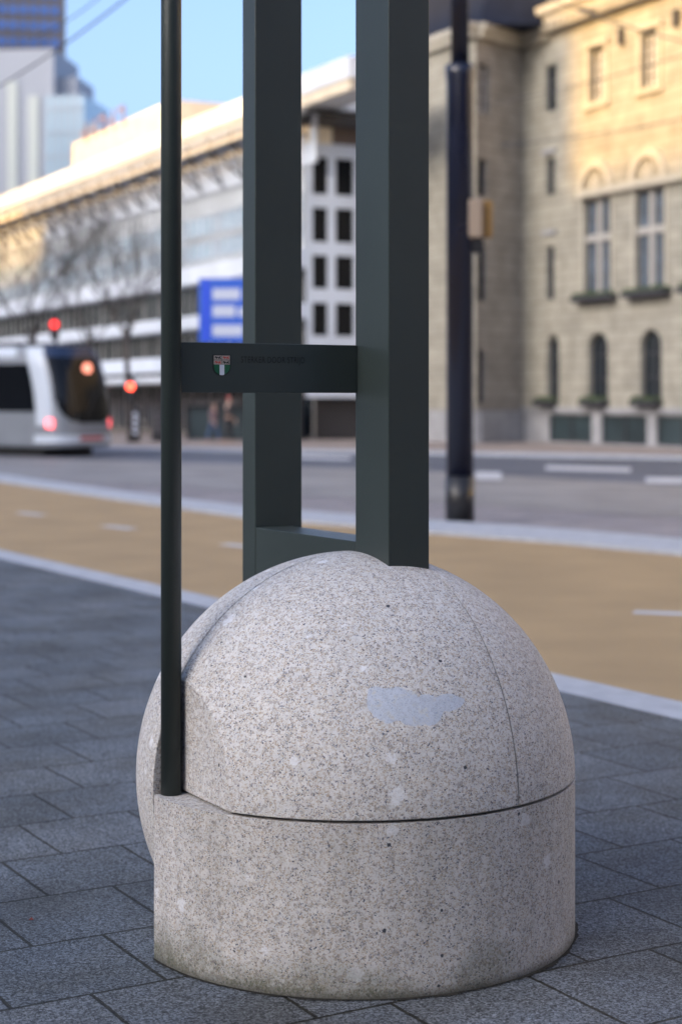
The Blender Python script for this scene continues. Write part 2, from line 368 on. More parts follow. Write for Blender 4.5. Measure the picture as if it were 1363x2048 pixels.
# far edge of the cycle path, a slow curve
far = [gnd(x, y, ZP) for x, y in ((-700,905),(-300,928),(0,965),(240,1002),(487,1037),(700,1054),(870,1069),(1100,1087),(1363,1112),(1700,1150),(2600,1260))]
farb = [gnd(x, y, ZP) for x, y in ((-700,897),(-300,918),(0,951),(240,986),(487,1017),(700,1034),(870,1046),(1100,1062),(1363,1084),(1700,1116),(2600,1210))]
sheet('cycle_path', [k1c-Vector((.02,0,0)), k1d-Vector((.02,0,0))]+far[::-1], ZP, M['cycle'])
sheet('kerb', far+farb[::-1], ZP+.045, M['kerb'], .12)
mb = MB()
for (x, y, l) in ((62,1028,1.0),(237,1055,.95),(478,1092,.8),(745,1150,.8),(1352,1228,.9)):
    p = gnd(x, y, ZP); d = Vector((.50,-.865,0)); n = Vector((.865,.5,0))
    if x > 1200: d = Vector((.95,-.31,0)); n = Vector((.31,.95,0))
    if x < 700: d = Vector((.62,-.78,0)); n = Vector((.78,.62,0))
    a = p-d*l*.38; b_ = p+d*l*.38
    mb.face([(q.x, q.y, ZP+.004) for q in (a-n*.10, b_-n*.10, b_+n*.10, a+n*.10)])
mb.build('road_markings', M['paint'], kind='structure')
# tram track bed, road and far pavement
tb0 = [gnd(x, y, ZP) for x, y in ((-500,935),(0,950),(480,985),(900,1008),(1363,1035),(2200,1080))]
tb1 = [gnd(x, y, ZP) for x, y in ((-500,900),(0,915),(480,928),(900,945),(1363,972),(2200,1015))]
sheet('tram_track_bed', tb0+tb1[::-1], ZP+.004, M['trackbed'])
for k, fr_ in enumerate((.12,.36,.62,.86)):
    mb = MB(); pts = [a.lerp(b, fr_) for a, b in zip(tb0, tb1)]
    for i in range(len(pts)-1):
        p, q = pts[i], pts[i+1]; d = (q-p).normalized(); n = Vector((-d.y, d.x, 0))
        mb.face([(v.x, v.y, ZP+.008) for v in (p-n*.06, q-n*.06, q+n*.06, p+n*.06)])
    mb.build('tram_rail', M['rail'], kind='structure')
rd0 = [p+Vector((0,.05,0)) for p in tb1]
rd1 = [gnd(x, y, ZP) for x, y in ((-500,886),(0,897),(480,905),(900,911),(1363,920),(2200,940))]
sheet('road', rd0+rd1[::-1], ZP+.004, M['asphalt'])
mb = MB()
for x0, x1, y0, y1 in ((950,1002,944,959),(1090,1260,932,940),(1290,1500,955,966),(600,700,912,918)):
    s_ = .012
    mb.face([(p.x, p.y, ZP+.008) for p in (gnd(x0,y1,ZP), gnd(x1,y1+(x1-x0)*s_*2,ZP), gnd(x1,y0+(x1-x0)*s_*2,ZP), gnd(x0,y0,ZP))])
mb.build('road_markings', M['paint'], kind='structure')
rk = [gnd(x, y-5, ZP) for x, y in ((-500,886),(0,897),(480,905),(900,911),(1363,920),(2200,940))]
sheet('kerb', rd1+rk[::-1], ZP+.06, M['kerb'], .12)
fp = [(-120, 250), (60, 250), (60, 40)]
sheet('far_pavement', rk[::1]+[Vector((60,40,0)), Vector((60,250,0)), Vector((-150,250,0))], ZP+.05, M['pinkpave'])

# ------------------------------------------------------------------ the granite and steel pylon (foreground)
RS = .685; ZC = .488; U0 = .147
py = empty('street_pylon', (.045, 5.357, 0), R(30), 'dark green-grey steel pylon standing on a speckled granite ball and drum on the grey slabs', 'street pylon')
def cut(bm, co, no):
    r = bmesh.ops.bisect_plane(bm, geom=bm.verts[:]+bm.edges[:]+bm.faces[:], dist=1e-6, plane_co=co, plane_no=no, clear_outer=True)
    ed = [e for e in r['geom_cut'] if isinstance(e, bmesh.types.BMEdge)]
    if ed: bmesh.ops.holes_fill(bm, edges=ed, sides=0)
def stone(name, m, kind, cuts, parent=py):
    bm = bmesh.new()
    if kind == 'ball':
        bmesh.ops.create_uvsphere(bm, u_segments=192, v_segments=96, radius=RS)
        bmesh.ops.translate(bm, verts=bm.verts, vec=(0,0,ZC))
    else:
        bmesh.ops.create_cone(bm, cap_ends=True, segments=192, radius1=RS, radius2=RS, depth=ZC-.004+.1)
        bmesh.ops.translate(bm, verts=bm.verts, vec=(0,0,(ZC-.004-.1)/2))
    for co, no in cuts: cut(bm, co, no)
    me = bpy.data.meshes.new(name); bm.to_mesh(me); bm.free(); me.materials.append(m)
    me.polygons.foreach_set('use_smooth', [True]*len(me.polygons)); me.set_sharp_from_angle(angle=R(25))
    return new_obj(name, me, parent)
SEAM = .012
stone('stone_drum', M['granite_base_shaded'], 'drum', [((0,.006,0),(0,1,0))])
stone('stone_dome_block', M['granite_dome'], 'ball', [((0,SEAM-.002,0),(0,1,0)), ((0,0,ZC+.005),(0,0,-1)), ((U0-.0025,0,0),(1,0,0)), ((-.600,0,0),(-1,0,0))])
stone('stone_dome_block', M['granite'], 'ball', [((0,SEAM-.002,0),(0,1,0)), ((0,0,ZC+.005),(0,0,-1)), ((U0+.0025,0,0),(-1,0,0))])
stone('stone_half_ball', M['granite'], 'ball', [((0,SEAM+.0025,0),(0,-1,0)), ((0,0,-.05),(0,0,-1))])
# mortar fillet in the right hand joint, a hair below the surface
mb = MB(); n = 60
ring = [(-math.sin(PI*k/2/n*1.0)*math.sqrt(RS**2-U0**2)*.994, ZC+.006+math.cos(PI*k/2/n)*(math.sqrt(RS**2-U0**2)*.994-.006)) for k in range(n+1)]
for k in range(n):
    (a, b), (c, d) = ring[k], ring[k+1]
    mb.hexa([(U0-.0024,a,b),(U0+.0024,a,b),(U0+.0024,a*.93,ZC+(b-ZC)*.93),(U0-.0024,a*.93,ZC+(b-ZC)*.93),(U0-.0024,c,d),(U0+.0024,c,d),(U0+.0024,c*.93,ZC+(d-ZC)*.93),(U0-.0024,c*.93,ZC+(d-ZC)*.93)])
mb.build('joint_mortar', M['mortar'], py)

def bevbox(name, x0, x1, y0, y1, z0, z1, m, parent, bv=.003, seg=2):
    bm = bmesh.new(); bmesh.ops.create_cube(bm, size=1)
    for v in bm.verts: v.co = Vector((x0 if v.co.x < 0 else x1, y0 if v.co.y < 0 else y1, z0 if v.co.z < 0 else z1))
    if bv: bmesh.ops.bevel(bm, geom=bm.edges[:], offset=bv, segments=seg, profile=.5, affect='EDGES')
    me = bpy.data.meshes.new(name); bm.to_mesh(me); bm.free(); me.materials.append(m)
    big = max(p.area for p in me.polygons)*.002
    me.polygons.foreach_set('use_smooth', [len(p.vertices) == 4 and min((me.vertices[a].co-me.vertices[b].co).length for a, b in p.edge_keys) < bv*1.2 for p in me.polygons])
    return new_obj(name, me, parent)
PT = 5.2
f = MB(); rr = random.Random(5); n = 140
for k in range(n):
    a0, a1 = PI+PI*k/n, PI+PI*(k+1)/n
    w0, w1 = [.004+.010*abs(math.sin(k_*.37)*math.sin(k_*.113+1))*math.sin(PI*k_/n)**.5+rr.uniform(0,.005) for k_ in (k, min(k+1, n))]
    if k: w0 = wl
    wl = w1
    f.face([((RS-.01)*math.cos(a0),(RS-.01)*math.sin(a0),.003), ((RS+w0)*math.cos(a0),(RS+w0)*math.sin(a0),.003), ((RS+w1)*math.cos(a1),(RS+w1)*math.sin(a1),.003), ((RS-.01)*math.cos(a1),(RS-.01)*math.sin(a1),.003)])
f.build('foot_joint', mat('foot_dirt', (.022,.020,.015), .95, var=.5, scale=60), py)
bevbox('post', .0, .147, -.2005, 0.0, .95, PT, M['powder'], py)
# rear post: front edge seen at column 511, right edge 606, left 487
def uv(x, y):                                # world xy -> pylon local
    d = Vector((x-.045, y-5.357, 0)); return d.x*math.cos(R(30))+d.y*math.sin(R(30)), -d.x*math.sin(R(30))+d.y*math.cos(R(30))
u1, v1 = uv(-.297, 5.956)
bevbox('post', .0, .186, v1, v1+.10, 0.0, PT, M['powder'], py)
bevbox('crossbeam', .0015, .145, .0015, v1-.0015, 1.03, 1.204, M['powder'], py, .002)
rod = MB(); rod.tube([(-.637,-.010,ZC-.003),(-.637,-.010,PT-.1)], .0305, 40); rod.build('steel_rod', M['powder'], py)
bar = MB(); bar.box(-.60, .0-.0, 0, 0, 0, 0)
V0 = -.014
plate = bevbox('name_plate', -.612, -.001, V0, V0+.028, 1.672, 1.822, M['powder'], py, .0015)
# top cap joining the posts, above the frame
bevbox('top_beam', .0015, .145, .0015, v1-.0015, PT-.3, PT-.12, M['powder'], py, .002)

# engraved words
cu = bpy.data.curves.new('words', 'FONT'); cu.body = 'STERKER DOOR STRIJD'; cu.size = 1; cu.extrude = 0; cu.space_character = 1.08
tmp = bpy.data.objects.new('words', cu); COL.objects.link(tmp)
me = bpy.data.meshes.new_from_object(tmp.evaluated_get(bpy.context.evaluated_depsgraph_get()))
bpy.data.objects.remove(tmp); bpy.data.curves.remove(cu)
xs = [v.co.x for v in me.vertices]; ys = [v.co.y for v in me.vertices]
def plate_u(px):                             # column px -> u on the plate's front face
    r = (px-CX)/F; c, s = math.cos(R(30)), math.sin(R(30))
    ox, oy = .045-V0*s, 5.357+V0*c
    return (r*oy-ox)/(c-r*s)
def plate_z(px, pyy):
    uu = plate_u(px); Y = 5.357+V0*math.cos(R(30))+uu*math.sin(R(30)); return CH-(pyy-HY)/F*Y
ua, ub = plate_u(482), plate_u(609); za = plate_z(545, 729.5); zb = plate_z(545, 713.5)
bm = bmesh.new(); bm.from_mesh(me)
for v in bm.verts:
    v.co = Vector((ua+(v.co.x-min(xs))/(max(xs)-min(xs))*(ub-ua), 0, za+(v.co.y-min(ys))/(max(ys)-min(ys))*(zb-za)))
bmesh.ops.solidify(bm, geom=bm.faces[:], thickness=.0008)
ymid = sum(v.co.y for v in bm.verts)/len(bm.verts)
for v in bm.verts: v.co.y = V0-.0009 if v.co.y < ymid else V0-.0001
bm.to_mesh(me); bm.free(); me.name = 'lettering'; me.materials.clear(); me.materials.append(M['engrave'])
new_obj('lettering', me, plate)

# shield: black rim, four lion quarters, green base with a white pale
ex0, ex1 = plate_u(425.5), plate_u(461); ez1 = plate_z(443, 709.5); ez0 = plate_z(443, 751.5)
ew, eh = ex1-ex0, ez1-ez0
def E(a, b, d): return (ex0+a*ew, V0-d, ez0+b*eh)
def shield_pts(ins):
    p = [(ins, 1-ins), (ins, .42)]
    for k in range(1, 12): an = PI*k/12; p.append((.5-math.cos(an)*(.5-ins), .42-math.sin(an)*(.42-ins)))
    return p+[(1-ins, .42), (1-ins, 1-ins)]
mb = MB()
def plaque(poly, d0, d1, mi):
    a = [E(x, y, d0) for x, y in poly]; b = [E(x, y, d1) for x, y in poly]; n = len(poly)
    mb.face(b, mi)
    for k in range(n): mb.face([a[k], a[(k+1)%n], b[(k+1)%n], b[k]], mi)
plaque(shield_pts(0), 0, .0012, 0)
low = [p for p in shield_pts(.05) if p[1] < .52]
plaque([(.05,.515)]+low[0:]+[(.95,.515)], .0012, .0018, 3)
plaque([(.37,.525),(.37,.05),(.44,.028),(.56,.028),(.63,.05),(.63,.525)], .0018, .0023, 4)
LION = [(.05,.62),(.14,.80),(.24,.86),(.30,.72),(.38,.70),(.55,.62),(.72,.66),(.80,.86),(.93,.92),(.97,.82),(.88,.78),(.84,.60),(.90,.42),(.97,.16),(.84,.14),(.80,.34),(.72,.40),(.70,.14),(.58,.14),(.62,.42),(.44,.46),(.40,.30),(.30,.14),(.20,.16),(.30,.38),(.24,.46),(.08,.36),(.04,.44),(.16,.56)]
for qx, qy, mi in ((.05,.76,0),(.51,.76,2),(.05,.535,2),(.51,.535,0)):
    plaque([(qx,qy),(qx+.44,qy),(qx+.44,qy+.205),(qx,qy+.205)], .0012, .0018, 1)
    # triangulated lion silhouette
    pts = [(qx+.02+x*.40, qy+.01+y*.185) for x, y in LION]
    plaque(pts, .0018, .0022, mi)
mb.build('emblem', [M['em_black'], M['em_pale'], M['em_red'], M['em_green'], M['em_white']], plate)

# ------------------------------------------------------------------ navy pole in the middle distance
PY = 22.9; pc = gnd(919, 1047, ZP)
po = empty('street_pole', (pc.x, pc.y, ZP), 0, 'thick navy blue tram pole with a black foot beyond the ochre cycle path', 'pole')
mb = MB(); mb.tube([(0,0,0),(0,0,.66)], .200, 32); mb.build('pole_foot', M['pole_black'], po)
mb = MB(); mb.tube([(0,0,.66),(0,0,6.10),(0,0,6.22),(0,0,6.34),(0,0,6.36)], [.188,.188,.200,.200,.15], 32)
mb.build('pole_shaft', M['pole_blue'], po)
mb = MB(); mb.tube([(0,0,6.36),(0,0,12)], .128, 32); mb.build('upper_shaft', M['pole_blue'], po)
def lrel(x, y): q = at(x, y, pc.y); return q.x-pc.x, q.z-ZP
xa, za_ = lrel(933, 478); xb, zb_ = lrel(963, 400)
bevbox('signal_box', xa, xb, -.16, .10, za_, zb_, M['beige_box'], po, .03)
xc, _ = lrel(984, 400)
bevbox('side_panel', xb+.004, xc, -.02, .10, za_+.02, zb_-.01, M['yellow_box'], po, .01)
bevbox('bracket', xa-.03, xb+.02, -.10, .06, za_-.20, za_-.004, M['pole_black'], po, .02)

# ------------------------------------------------------------------ wall with real openings
def wall_grid(mb, fr, s0, s1, z0, z1, ops, depth=.35, mi=0):
    S = sorted(set([s0, s1]+[v for o in ops for v in (o[0], o[1]) if s0 < v < s1]))
    Z = sorted(set([z0, z1]+[v for o in ops for v in (o[2], o[3]) if z0 < v < z1]))
    for i in range(len(S)-1):
        for j in range(len(Z)-1):
            cs, cz = (S[i]+S[i+1])/2, (Z[j]+Z[j+1])/2
            if any(o[0] < cs < o[1] and o[2] < cz < o[3] for o in ops): continue
            mb.face([fr.pt(S[i],0,Z[j]), fr.pt(S[i+1],0,Z[j]), fr.pt(S[i+1],0,Z[j+1]), fr.pt(S[i],0,Z[j+1])], mi)
    for o in ops:
        a, b, c, d = o[:4]
        mb.face([fr.pt(a,0,c), fr.pt(a,0,d), fr.pt(a,-depth,d), fr.pt(a,-depth,c)], mi)
        mb.face([fr.pt(b,0,c), fr.pt(b,0,d), fr.pt(b,-depth,d), fr.pt(b,-depth,c)], mi)
        mb.face([fr.pt(a,0,c), fr.pt(b,0,c), fr.pt(b,-depth,c), fr.pt(a,-depth,c)], mi)
        mb.face([fr.pt(a,0,d), fr.pt(b,0,d), fr.pt(b,-depth,d), fr.pt(a,-depth,d)], mi)
        if len(o) > 4 and o[4] == 'arch':
            r = (b-a)/2; cs = (a+b)/2; zc = d-r; n = 10
            for sg in (-1, 1):
                arc = [(cs+sg*r*math.cos(PI/2*k/n), zc+r*math.sin(PI/2*k/n)) for k in range(n+1)]
                cor = (cs+sg*r, d)
                for k in range(n):
                    mb.face([fr.pt(*(cor[0], -.002, cor[1])), fr.pt(arc[k][0],-.002,arc[k][1]), fr.pt(arc[k+1][0],-.002,arc[k+1][1])], mi)
                    mb.face([fr.pt(arc[k][0],-.002,arc[k][1]), fr.pt(arc[k+1][0],-.002,arc[k+1][1]), fr.pt(arc[k+1][0],-depth,arc[k+1][1]), fr.pt(arc[k][0],-depth,arc[k][1])], mi)
def window(fr, parent, a, b, c, d, depth, glassm, bars=(1,1), fw=.07, framem=None, blind=None):
    f = MB(); t = .05
    f.box(a, a+fw, -depth, -depth+t, c, d, fr=fr); f.box(b-fw, b, -depth, -depth+t, c, d, fr=fr)
    f.box(a+fw, b-fw, -depth, -depth+t, c, c+fw, fr=fr); f.box(a+fw, b-fw, -depth, -depth+t, d-fw, d, fr=fr)
    for k in range(1, bars[0]+1):
        x = a+(b-a)*k/(bars[0]+1); f.box(x-fw*.5, x+fw*.5, -depth, -depth+t*.9, c+fw, d-fw, fr=fr)
    for k in range(1, bars[1]+1):
        z = c+(d-c)*k/(bars[1]+1); f.box(a+fw, b-fw, -depth, -depth+t*.8, z-fw*.4, z+fw*.4, fr=fr)
    w_ = f.build('window', framem or M['winframe'], parent)
    g_ = MB(); g_.face([fr.pt(a,-depth-.01,c), fr.pt(b,-depth-.01,c), fr.pt(b,-depth-.01,d), fr.pt(a,-depth-.01,d)])
    g_.build('pane', glassm, w_)
    return w_

# ------------------------------------------------------------------ city hall (right)
NEAR = (.443,-.896); AWAY = (-.443,.896); OUT = (-.896,-.443)
K = (7.2, 67.6)
H = Fr(K, NEAR, OUT)
hall = empty('town_hall', (K[0], K[1], 0), 0, 'sandstone town hall with dark slate roof, evening sun on its upper right corner', 'building')
hall.location = (0, 0, 0)
GZ = 0.0
z_cor = H.z(1075, 62)
def rect(x0, x1, yt, yb, fr=H):
    xm = (x0+x1)/2; a, b = fr.s(x0), fr.s(x1)
    return [min(a,b), max(a,b), fr.z(xm, yb), fr.z(xm, yt)]
ops = []; wins = []
def addw(r, style): ops.append(tuple(r)+((('arch',) if style == 'arch' else ()))); wins.append((r, style))
addw(rect(1089,1112,130,222), 'small'); addw(rect(1091,1108,315,390), 'small'); addw(rect(1091,1107,492,600), 'slit'); addw(rect(1092,1117,670,803), 'arch')
T1 = rect(1181,1212,98,200); T2 = rect(1285,1322,61,171)
C1 = rect(1168,1222,398,592); C2 = rect(1270,1330,378,578)
A1 = rect(1180,1213,665,803); A2 = rect(1284,1320,658,800)
ds = ((C2[0]+C2[1])-(C1[0]+C1[1]))/2
zt = ((T1[2]+T2[2])/2, (T1[3]+T2[3])/2); zcn = ((C1[2]+C2[2])/2, (C1[3]+C2[3])/2); za2 = ((A1[2]+A2[2])/2, (A1[3]+A2[3])/2)
colc = [(C1[0]+C1[1])/2+ds*k for k in range(0, 7)]
wt = (T1[1]-T1[0]); wc = (C1[1]-C1[0]); wa = (A1[1]-A1[0])
for k, c in enumerate(colc):
    addw([c-wt/2, c+wt/2, *zt], 'top'); addw([c-wc/2, c+wc/2, *zcn], 'cross'); addw([c-wa/2-.10, c+wa/2+.10, *za2], 'arch')
z_pl = H.z(1200, 822)
# basement openings between piers
bz0, bz1 = H.z(1200, 887), H.z(1200, 830)
bas = []
bx = [H.s(1016), H.s(1084), H.s(1096), H.s(1182), H.s(1200), H.s(1292), H.s(1310)]
bw = bx[5]-bx[4]; gp = bx[4]-bx[3]
segs = [(bx[0], bx[1]), (bx[2], bx[3]), (bx[4], bx[5])]
x_ = bx[6]
for k in range(5): segs.append((x_, x_+bw)); x_ += bw+gp
SEND = 24.0
w_ = MB()
wall_grid(w_, H, 0.0, SEND, z_pl, z_cor, ops, .30)
w_.build('wall', M['stone'], hall)
w_ = MB()
wall_grid(w_, H, bx[0]-.6 if bx[0]-.6 > 0 else 0.0, SEND, -.2, z_pl, [(a, b, max(bz0,.02), bz1) for a, b in segs if a > 0], .16)
w_.box(0.0, SEND, 0.0, .10, z_pl-.05, z_pl+.12, fr=H)
w_.build('plinth', M['plinth'], hall)
for a, b in segs:
    if a > 0: window(H, hall, a, b, max(bz0,.02), bz1, .13, M['glass_teal'], (1,0), .06)
for r, st in wins:
    if st == 'top': window(H, hall, *r, .20, M['blind'], (2,4), .05)
    elif st == 'cross':
        window(H, hall, *r, .20, M['glass_blue'], (3,4), .05)
        f = MB(); m_ = (r[0]+r[1])/2; zz = r[2]+(r[3]-r[2])*.60
        f.box(m_-.12, m_+.12, -.17, -.04, r[2], r[3], fr=H); f.box(r[0], r[1], -.17, -.05, zz-.13, zz+.13, fr=H)
        f.build('stone_cross', M['mullion'], hall)
    elif st == 'arch':
        window(H, hall, *r, .24, M['glass'], (1,2), .04)
    else: window(H, hall, *r, .20, M['glass'], (0,2), .04)
# trim
f = MB()
sA = H.s(1074, .6)
f.box(sA, SEND, .0, .55, z_cor, z_cor+.30, fr=H); f.box(sA, SEND, 0, .38, z_cor-.28, z_cor-.002, fr=H)
f.box(sA, SEND, 0, .75, z_cor+.302, z_cor+.62, fr=H)
f.box(0.0, sA-.002, 0, .30, z_cor-.55, z_cor-.28, fr=H); f.box(0.0, sA-.002, 0, .45, z_cor-.278, z_cor-.05, fr=H)
f.build('cornice', M['stone_trim'], hall)
k = sA+.1
while k < 14: f = MB(); f.box(k, k+.20, .381, .52, z_cor-.24, z_cor-.003, fr=H); f.build('dentil', M['stone_trim'], hall); k += .42
zs_ = H.z(1290, 366)
f = MB(); sL = H.s(1163)
f.box(sL, SEND, 0, .28, zs_-.16, zs_+.12, fr=H)
f.build('string_course', M['stone_trim'], hall)
for k, c in enumerate(colc):
    # arched moulding with a raised fan above each tall window
    f = MB(); zc = zs_+.14; n = 14; ro = wc*.62; ri = wc*.44
    for q in range(n):
        a0, a1 = PI*q/n, PI*(q+1)/n
        P4 = [(c+rr*math.cos(an), zc+rr*math.sin(an)) for an in (a0, a1) for rr in (ri, ro)]
        o = [0, 1, 3, 2]
        f.hexa([H.pt(P4[i][0], 0, P4[i][1]) for i in o]+[H.pt(P4[i][0], .20, P4[i][1]) for i in o])
    for q in range(1, 6):
        an = PI*q/6; d = (math.cos(an), math.sin(an)); n2 = (-d[1]*.05, d[0]*.05)
        p = [(c+d[0]*r_+n2[0]*sg, zc+d[1]*r_+n2[1]*sg) for r_, sg in ((.08,-1),(ri,-1),(ri,1),(.08,1))]
        f.hexa([H.pt(x, 0, z) for x, z in p]+[H.pt(x, .09, z) for x, z in p])
    f.build('arch_moulding', M['stone_trim'], hall)
    f = MB(); f.box(c-wt/2-.22, c-wt/2-.02, 0, .10, zt[0]-.102, zt[1]+.102, fr=H); f.box(c+wt/2+.02, c+wt/2+.22, 0, .10, zt[0]-.102, zt[1]+.102, fr=H)
    f.box(c-wt/2-.3, c+wt/2+.3, 0, .18, zt[1]+.102, zt[1]+.3, fr=H); f.box(c-wt/2-.3, c+wt/2+.3, 0, .16, zt[0]-.28, zt[0]-.102, fr=H)
    f.build('window_surround', M['stone_trim'], hall)
    f = MB(); f.box(c-wc/2-.16, c-wc/2-.01, 0, .07, zcn[0], zcn[1], fr=H); f.box(c+wc/2+.01, c+wc/2+.16, 0, .07, zcn[0], zcn[1], fr=H)
    f.box(c-wc/2-.16, c+wc/2+.16, 0, .07, zcn[1]+.0, zcn[1]+.12, fr=H); f.build('window_surround', M['stone_trim'], hall)
    if k < 6:
        f = MB(); x = c+ds/2; f.box(x-.09, x+.09, 0, .22, z_cor-1.6, z_cor-1.0, fr=H); f.build('wall_anchor', M['steel_dark'], hall)
for yy_, xx_ in ((303,1100),(465,1100)):
    f = MB(); z = H.z(xx_, yy_); s_ = H.s(xx_); f.box(s_-.42, s_+.42, 0, .14, z-.08, z+.08, fr=H); f.build('window_hood', M['plinth'], hall)
# attic above the lit cornice
f = MB()
f.box(sA, SEND, -3, -.5, z_cor+.62, z_cor+3.4, fr=H)
for k in range(9): f.box(sA+1+k*ds, sA+1.5+k*ds, -.5, -.2, z_cor+.622, z_cor+3.2, fr=H)
f.build('attic', M['stone_trim'], hall)
# body of the building behind the facade so that light does not leak
f = MB(); f.box(.0, SEND, -14, -1.0, -.1, z_cor-.02, fr=H); f.build('rear_wall', M['stone_trim'], hall)
# angled side wall and projecting wing, left of the corner
c2 = Vector((5.15, 65.1)); A_ = Fr(K, (c2.x-K[0], c2.y-K[1]), (.77,-.64))
la = (c2-Vector(K)).length
ops2 = []
for x0, x1, yt, yb, st in ((953,978,128,228,'b'),(953,973,318,392,'g'),(955,973,490,602,'g'),(955,970,700,805,'g')):
    a, b = sorted((A_.s(x0), A_.s(x1))); ops2.append((a, min(b, la-.12), A_.z((x0+x1)/2, yb), A_.z((x0+x1)/2, yt), st))
f = MB(); wall_grid(f, A_, 0, la, z_pl, z_cor, [o[:4] for o in ops2], .3); f.build('side_wall', M['stone2'], hall)
for o in ops2: window(A_, hall, *o[:4], .22, M['blind'] if o[4] == 'b' else M['glass'], (1,3), .05)
f = MB(); f.box(0, la, -.3, .04, -.1, z_pl, fr=A_)
f.build('side_plinth', M['plinth'], hall)
W2 = Fr((c2.x, c2.y), AWAY, OUT)
f = MB(); iA = Vector((-.77,.64)).normalized()*.36; OV = Vector(OUT).normalized(); AV = Vector(AWAY).normalized()
f.prism([c2+iA+AV*.02, c2+AV*.3, c2+AV*9, c2+AV*9-OV*8, Vector(K)+AV*4-OV*8, Vector(K)+iA], z_pl, z_cor)
f.face([W2.pt(0,0,z_pl), W2.pt(.3,0,z_pl), W2.pt(.3,0,z_cor), W2.pt(0,0,z_cor)])
f.build('wing_wall', M['stone'], hall)
f = MB(); f.box(-.02, 9, -.3, .05, -.1, z_pl-.002, fr=W2); f.build('wing_plinth', M['plinth'], hall)
f = MB(); f.box(-.25, 9, -.4, .45, z_cor-.278, z_cor-.05, fr=W2); f.box(-.1, 9, -.3, .30, z_cor-.55, z_cor-.28, fr=W2)
f.box(0, la, .0, .30, z_cor-.55, z_cor-.282, fr=A_); f.box(0, la, .0, .45, z_cor-.28, z_cor-.052, fr=A_)
f.build('wing_cornice', M['stone_trim'], hall)
f = MB()
zq = z_cor-.045
b0 = [W2.pt(-.1,-.1,zq), W2.pt(9,-.1,zq), W2.pt(9,-12,zq), W2.pt(-5,-12,zq)]
b1 = [W2.pt(.9,-2.6,z_cor+6.5), W2.pt(8,-2.6,z_cor+6.5), W2.pt(8,-10,z_cor+6.5), W2.pt(-3,-10,z_cor+6.5)]
f.hexa(b0+b1)
f.build('slate_roof', M['slate'], hall)
f = MB(); p = [H.pt(-.2,-.1,zq), H.pt(sA-.1,-.1,zq), H.pt(sA-.1,-9,zq), H.pt(-.2,-9,zq)]
q = [H.pt(-.2,-2.6,z_cor+6), H.pt(sA-.1,-2.6,z_cor+6), H.pt(sA-.1,-9,z_cor+6), H.pt(-.2,-9,z_cor+6)]
f.hexa(p+q); f.build('slate_roof', M['slate'], hall)

# planters on the sills
def planter(c, wd, z, label, proj=.42):
    p = H.pt(c, .21, z); r = empty('window_planter', p, math.atan2(NEAR[1], NEAR[0]), label, 'planter', 'dark planters under the town hall windows')
    bevbox('trough', -wd/2, wd/2, -proj/2, proj/2, -.24, -.02, M['planter'], r, .02)
    f = MB(); rr = random.Random(int(c*100))
    for k in range(170):
        x = rr.uniform(-wd/2, wd/2)*.97; y = rr.uniform(-proj/2, proj/2); h = rr.uniform(0,.15)*(.4+.6*abs(math.sin(x*3+c)))
        a = rr.uniform(0, PI); l = rr.uniform(.05,.10); d = Vector((math.cos(a)*l, math.sin(a)*l, rr.uniform(-.04,.06)))
        o = Vector((x, y, h-.03)); n = Vector((-d.y*.5, d.x*.5, .05))
        f.face([o-d, o-n, o+d, o+n])
    f.build('plants', M['leaf'], r)
names = ['in the left', 'in the right']
s0c = H.s(1098)
planter(s0c, (H.s(1117)-H.s(1083)), H.z(1100, 800), 'small dark planter at the round arched window nearest the wall corner')
planter(colc[0], wa*1.35, za2[0]+.03, 'dark planter at the middle arched ground floor window of the three in view')
planter(colc[1], wa*1.35, za2[0]+.03, 'dark planter at the rightmost arched ground floor window in view')
planter(colc[0], wc*1.45, zcn[0], 'wide dark planter below the left tall cross-barred window')
planter(colc[1], wc*1.45, zcn[0], 'wide dark planter below the right tall cross-barred window')
planter(colc[2], wc*1.45, zcn[0], 'wide dark planter cut by the right edge of the picture')

# ------------------------------------------------------------------ white office building (left, middle distance)
W = Fr((-1.43, 70.0), AWAY, OUT)
off = empty('office_building', (0,0,0), 0, 'long white office building with projecting sunlit roof edge and dark ribbon windows', 'building')
LN = 60.0
zr1 = 14.50; zr0 = 13.40
f = MB(); f.box(-6.7, LN, -.5, 1.4, zr0+.30, zr1, fr=W); f.box(-6.7, LN, -1.4, -.498, zr0+.302, zr1-.2, fr=W); f.box(0, LN, -6, -1.398, zr0+.304, zr1-.2, fr=W); f.build('roof_edge', M['white'], off)
f = MB(); f.box(-6.76, -6.702, -1.3, 1.0, zr0+.34, zr1-.30, fr=W); f.build('glazed_corner', M['glass_pale'], off)
f = MB(); f.box(-6.6, -.7, 1.1, 1.32, zr0-.14, zr0+.298, fr=W); f.build('edge_beam', M['cream'], off)
f = MB(); f.box(-.6, LN, .2, 1.25, zr0, zr0+.14, fr=W); f.build('soffit', M['white'], off)
f = MB(); f.box(-.6, LN, 1.2, 1.35, zr0-.50, zr0-.28, fr=W); f.build('edge_rail', M['cream'], off)
f = MB(); f.box(-.5, LN, -.28, -.14, zr0-2.0, zr0-.02, fr=W); f.build('clerestory_glass', M['white2'], off)
k = 0.0
while k < LN-2:
    f = MB()
    a = Vector(W.pt(k, 1.2, zr0-.02)); b_ = Vector(W.pt(k+1.3, .0, zr0-1.9)); f.tube([a, b_], .06, 6); f.tube([Vector(W.pt(k+1.3, .0, zr0-1.9)), Vector(W.pt(k+2.6, 1.2, zr0-.45))], .05, 6)
    f.tube([Vector(W.pt(k, 1.22, zr0)), Vector(W.pt(k, 1.22, zr0-.8))], .06, 6)
    f.tube([Vector(W.pt(k, .02, zr0-.8)), Vector(W.pt(k, 1.22, zr0-.8))], .06, 6)
    f.build('roof_bracket', M['steel_dark'], off); k += 2.6
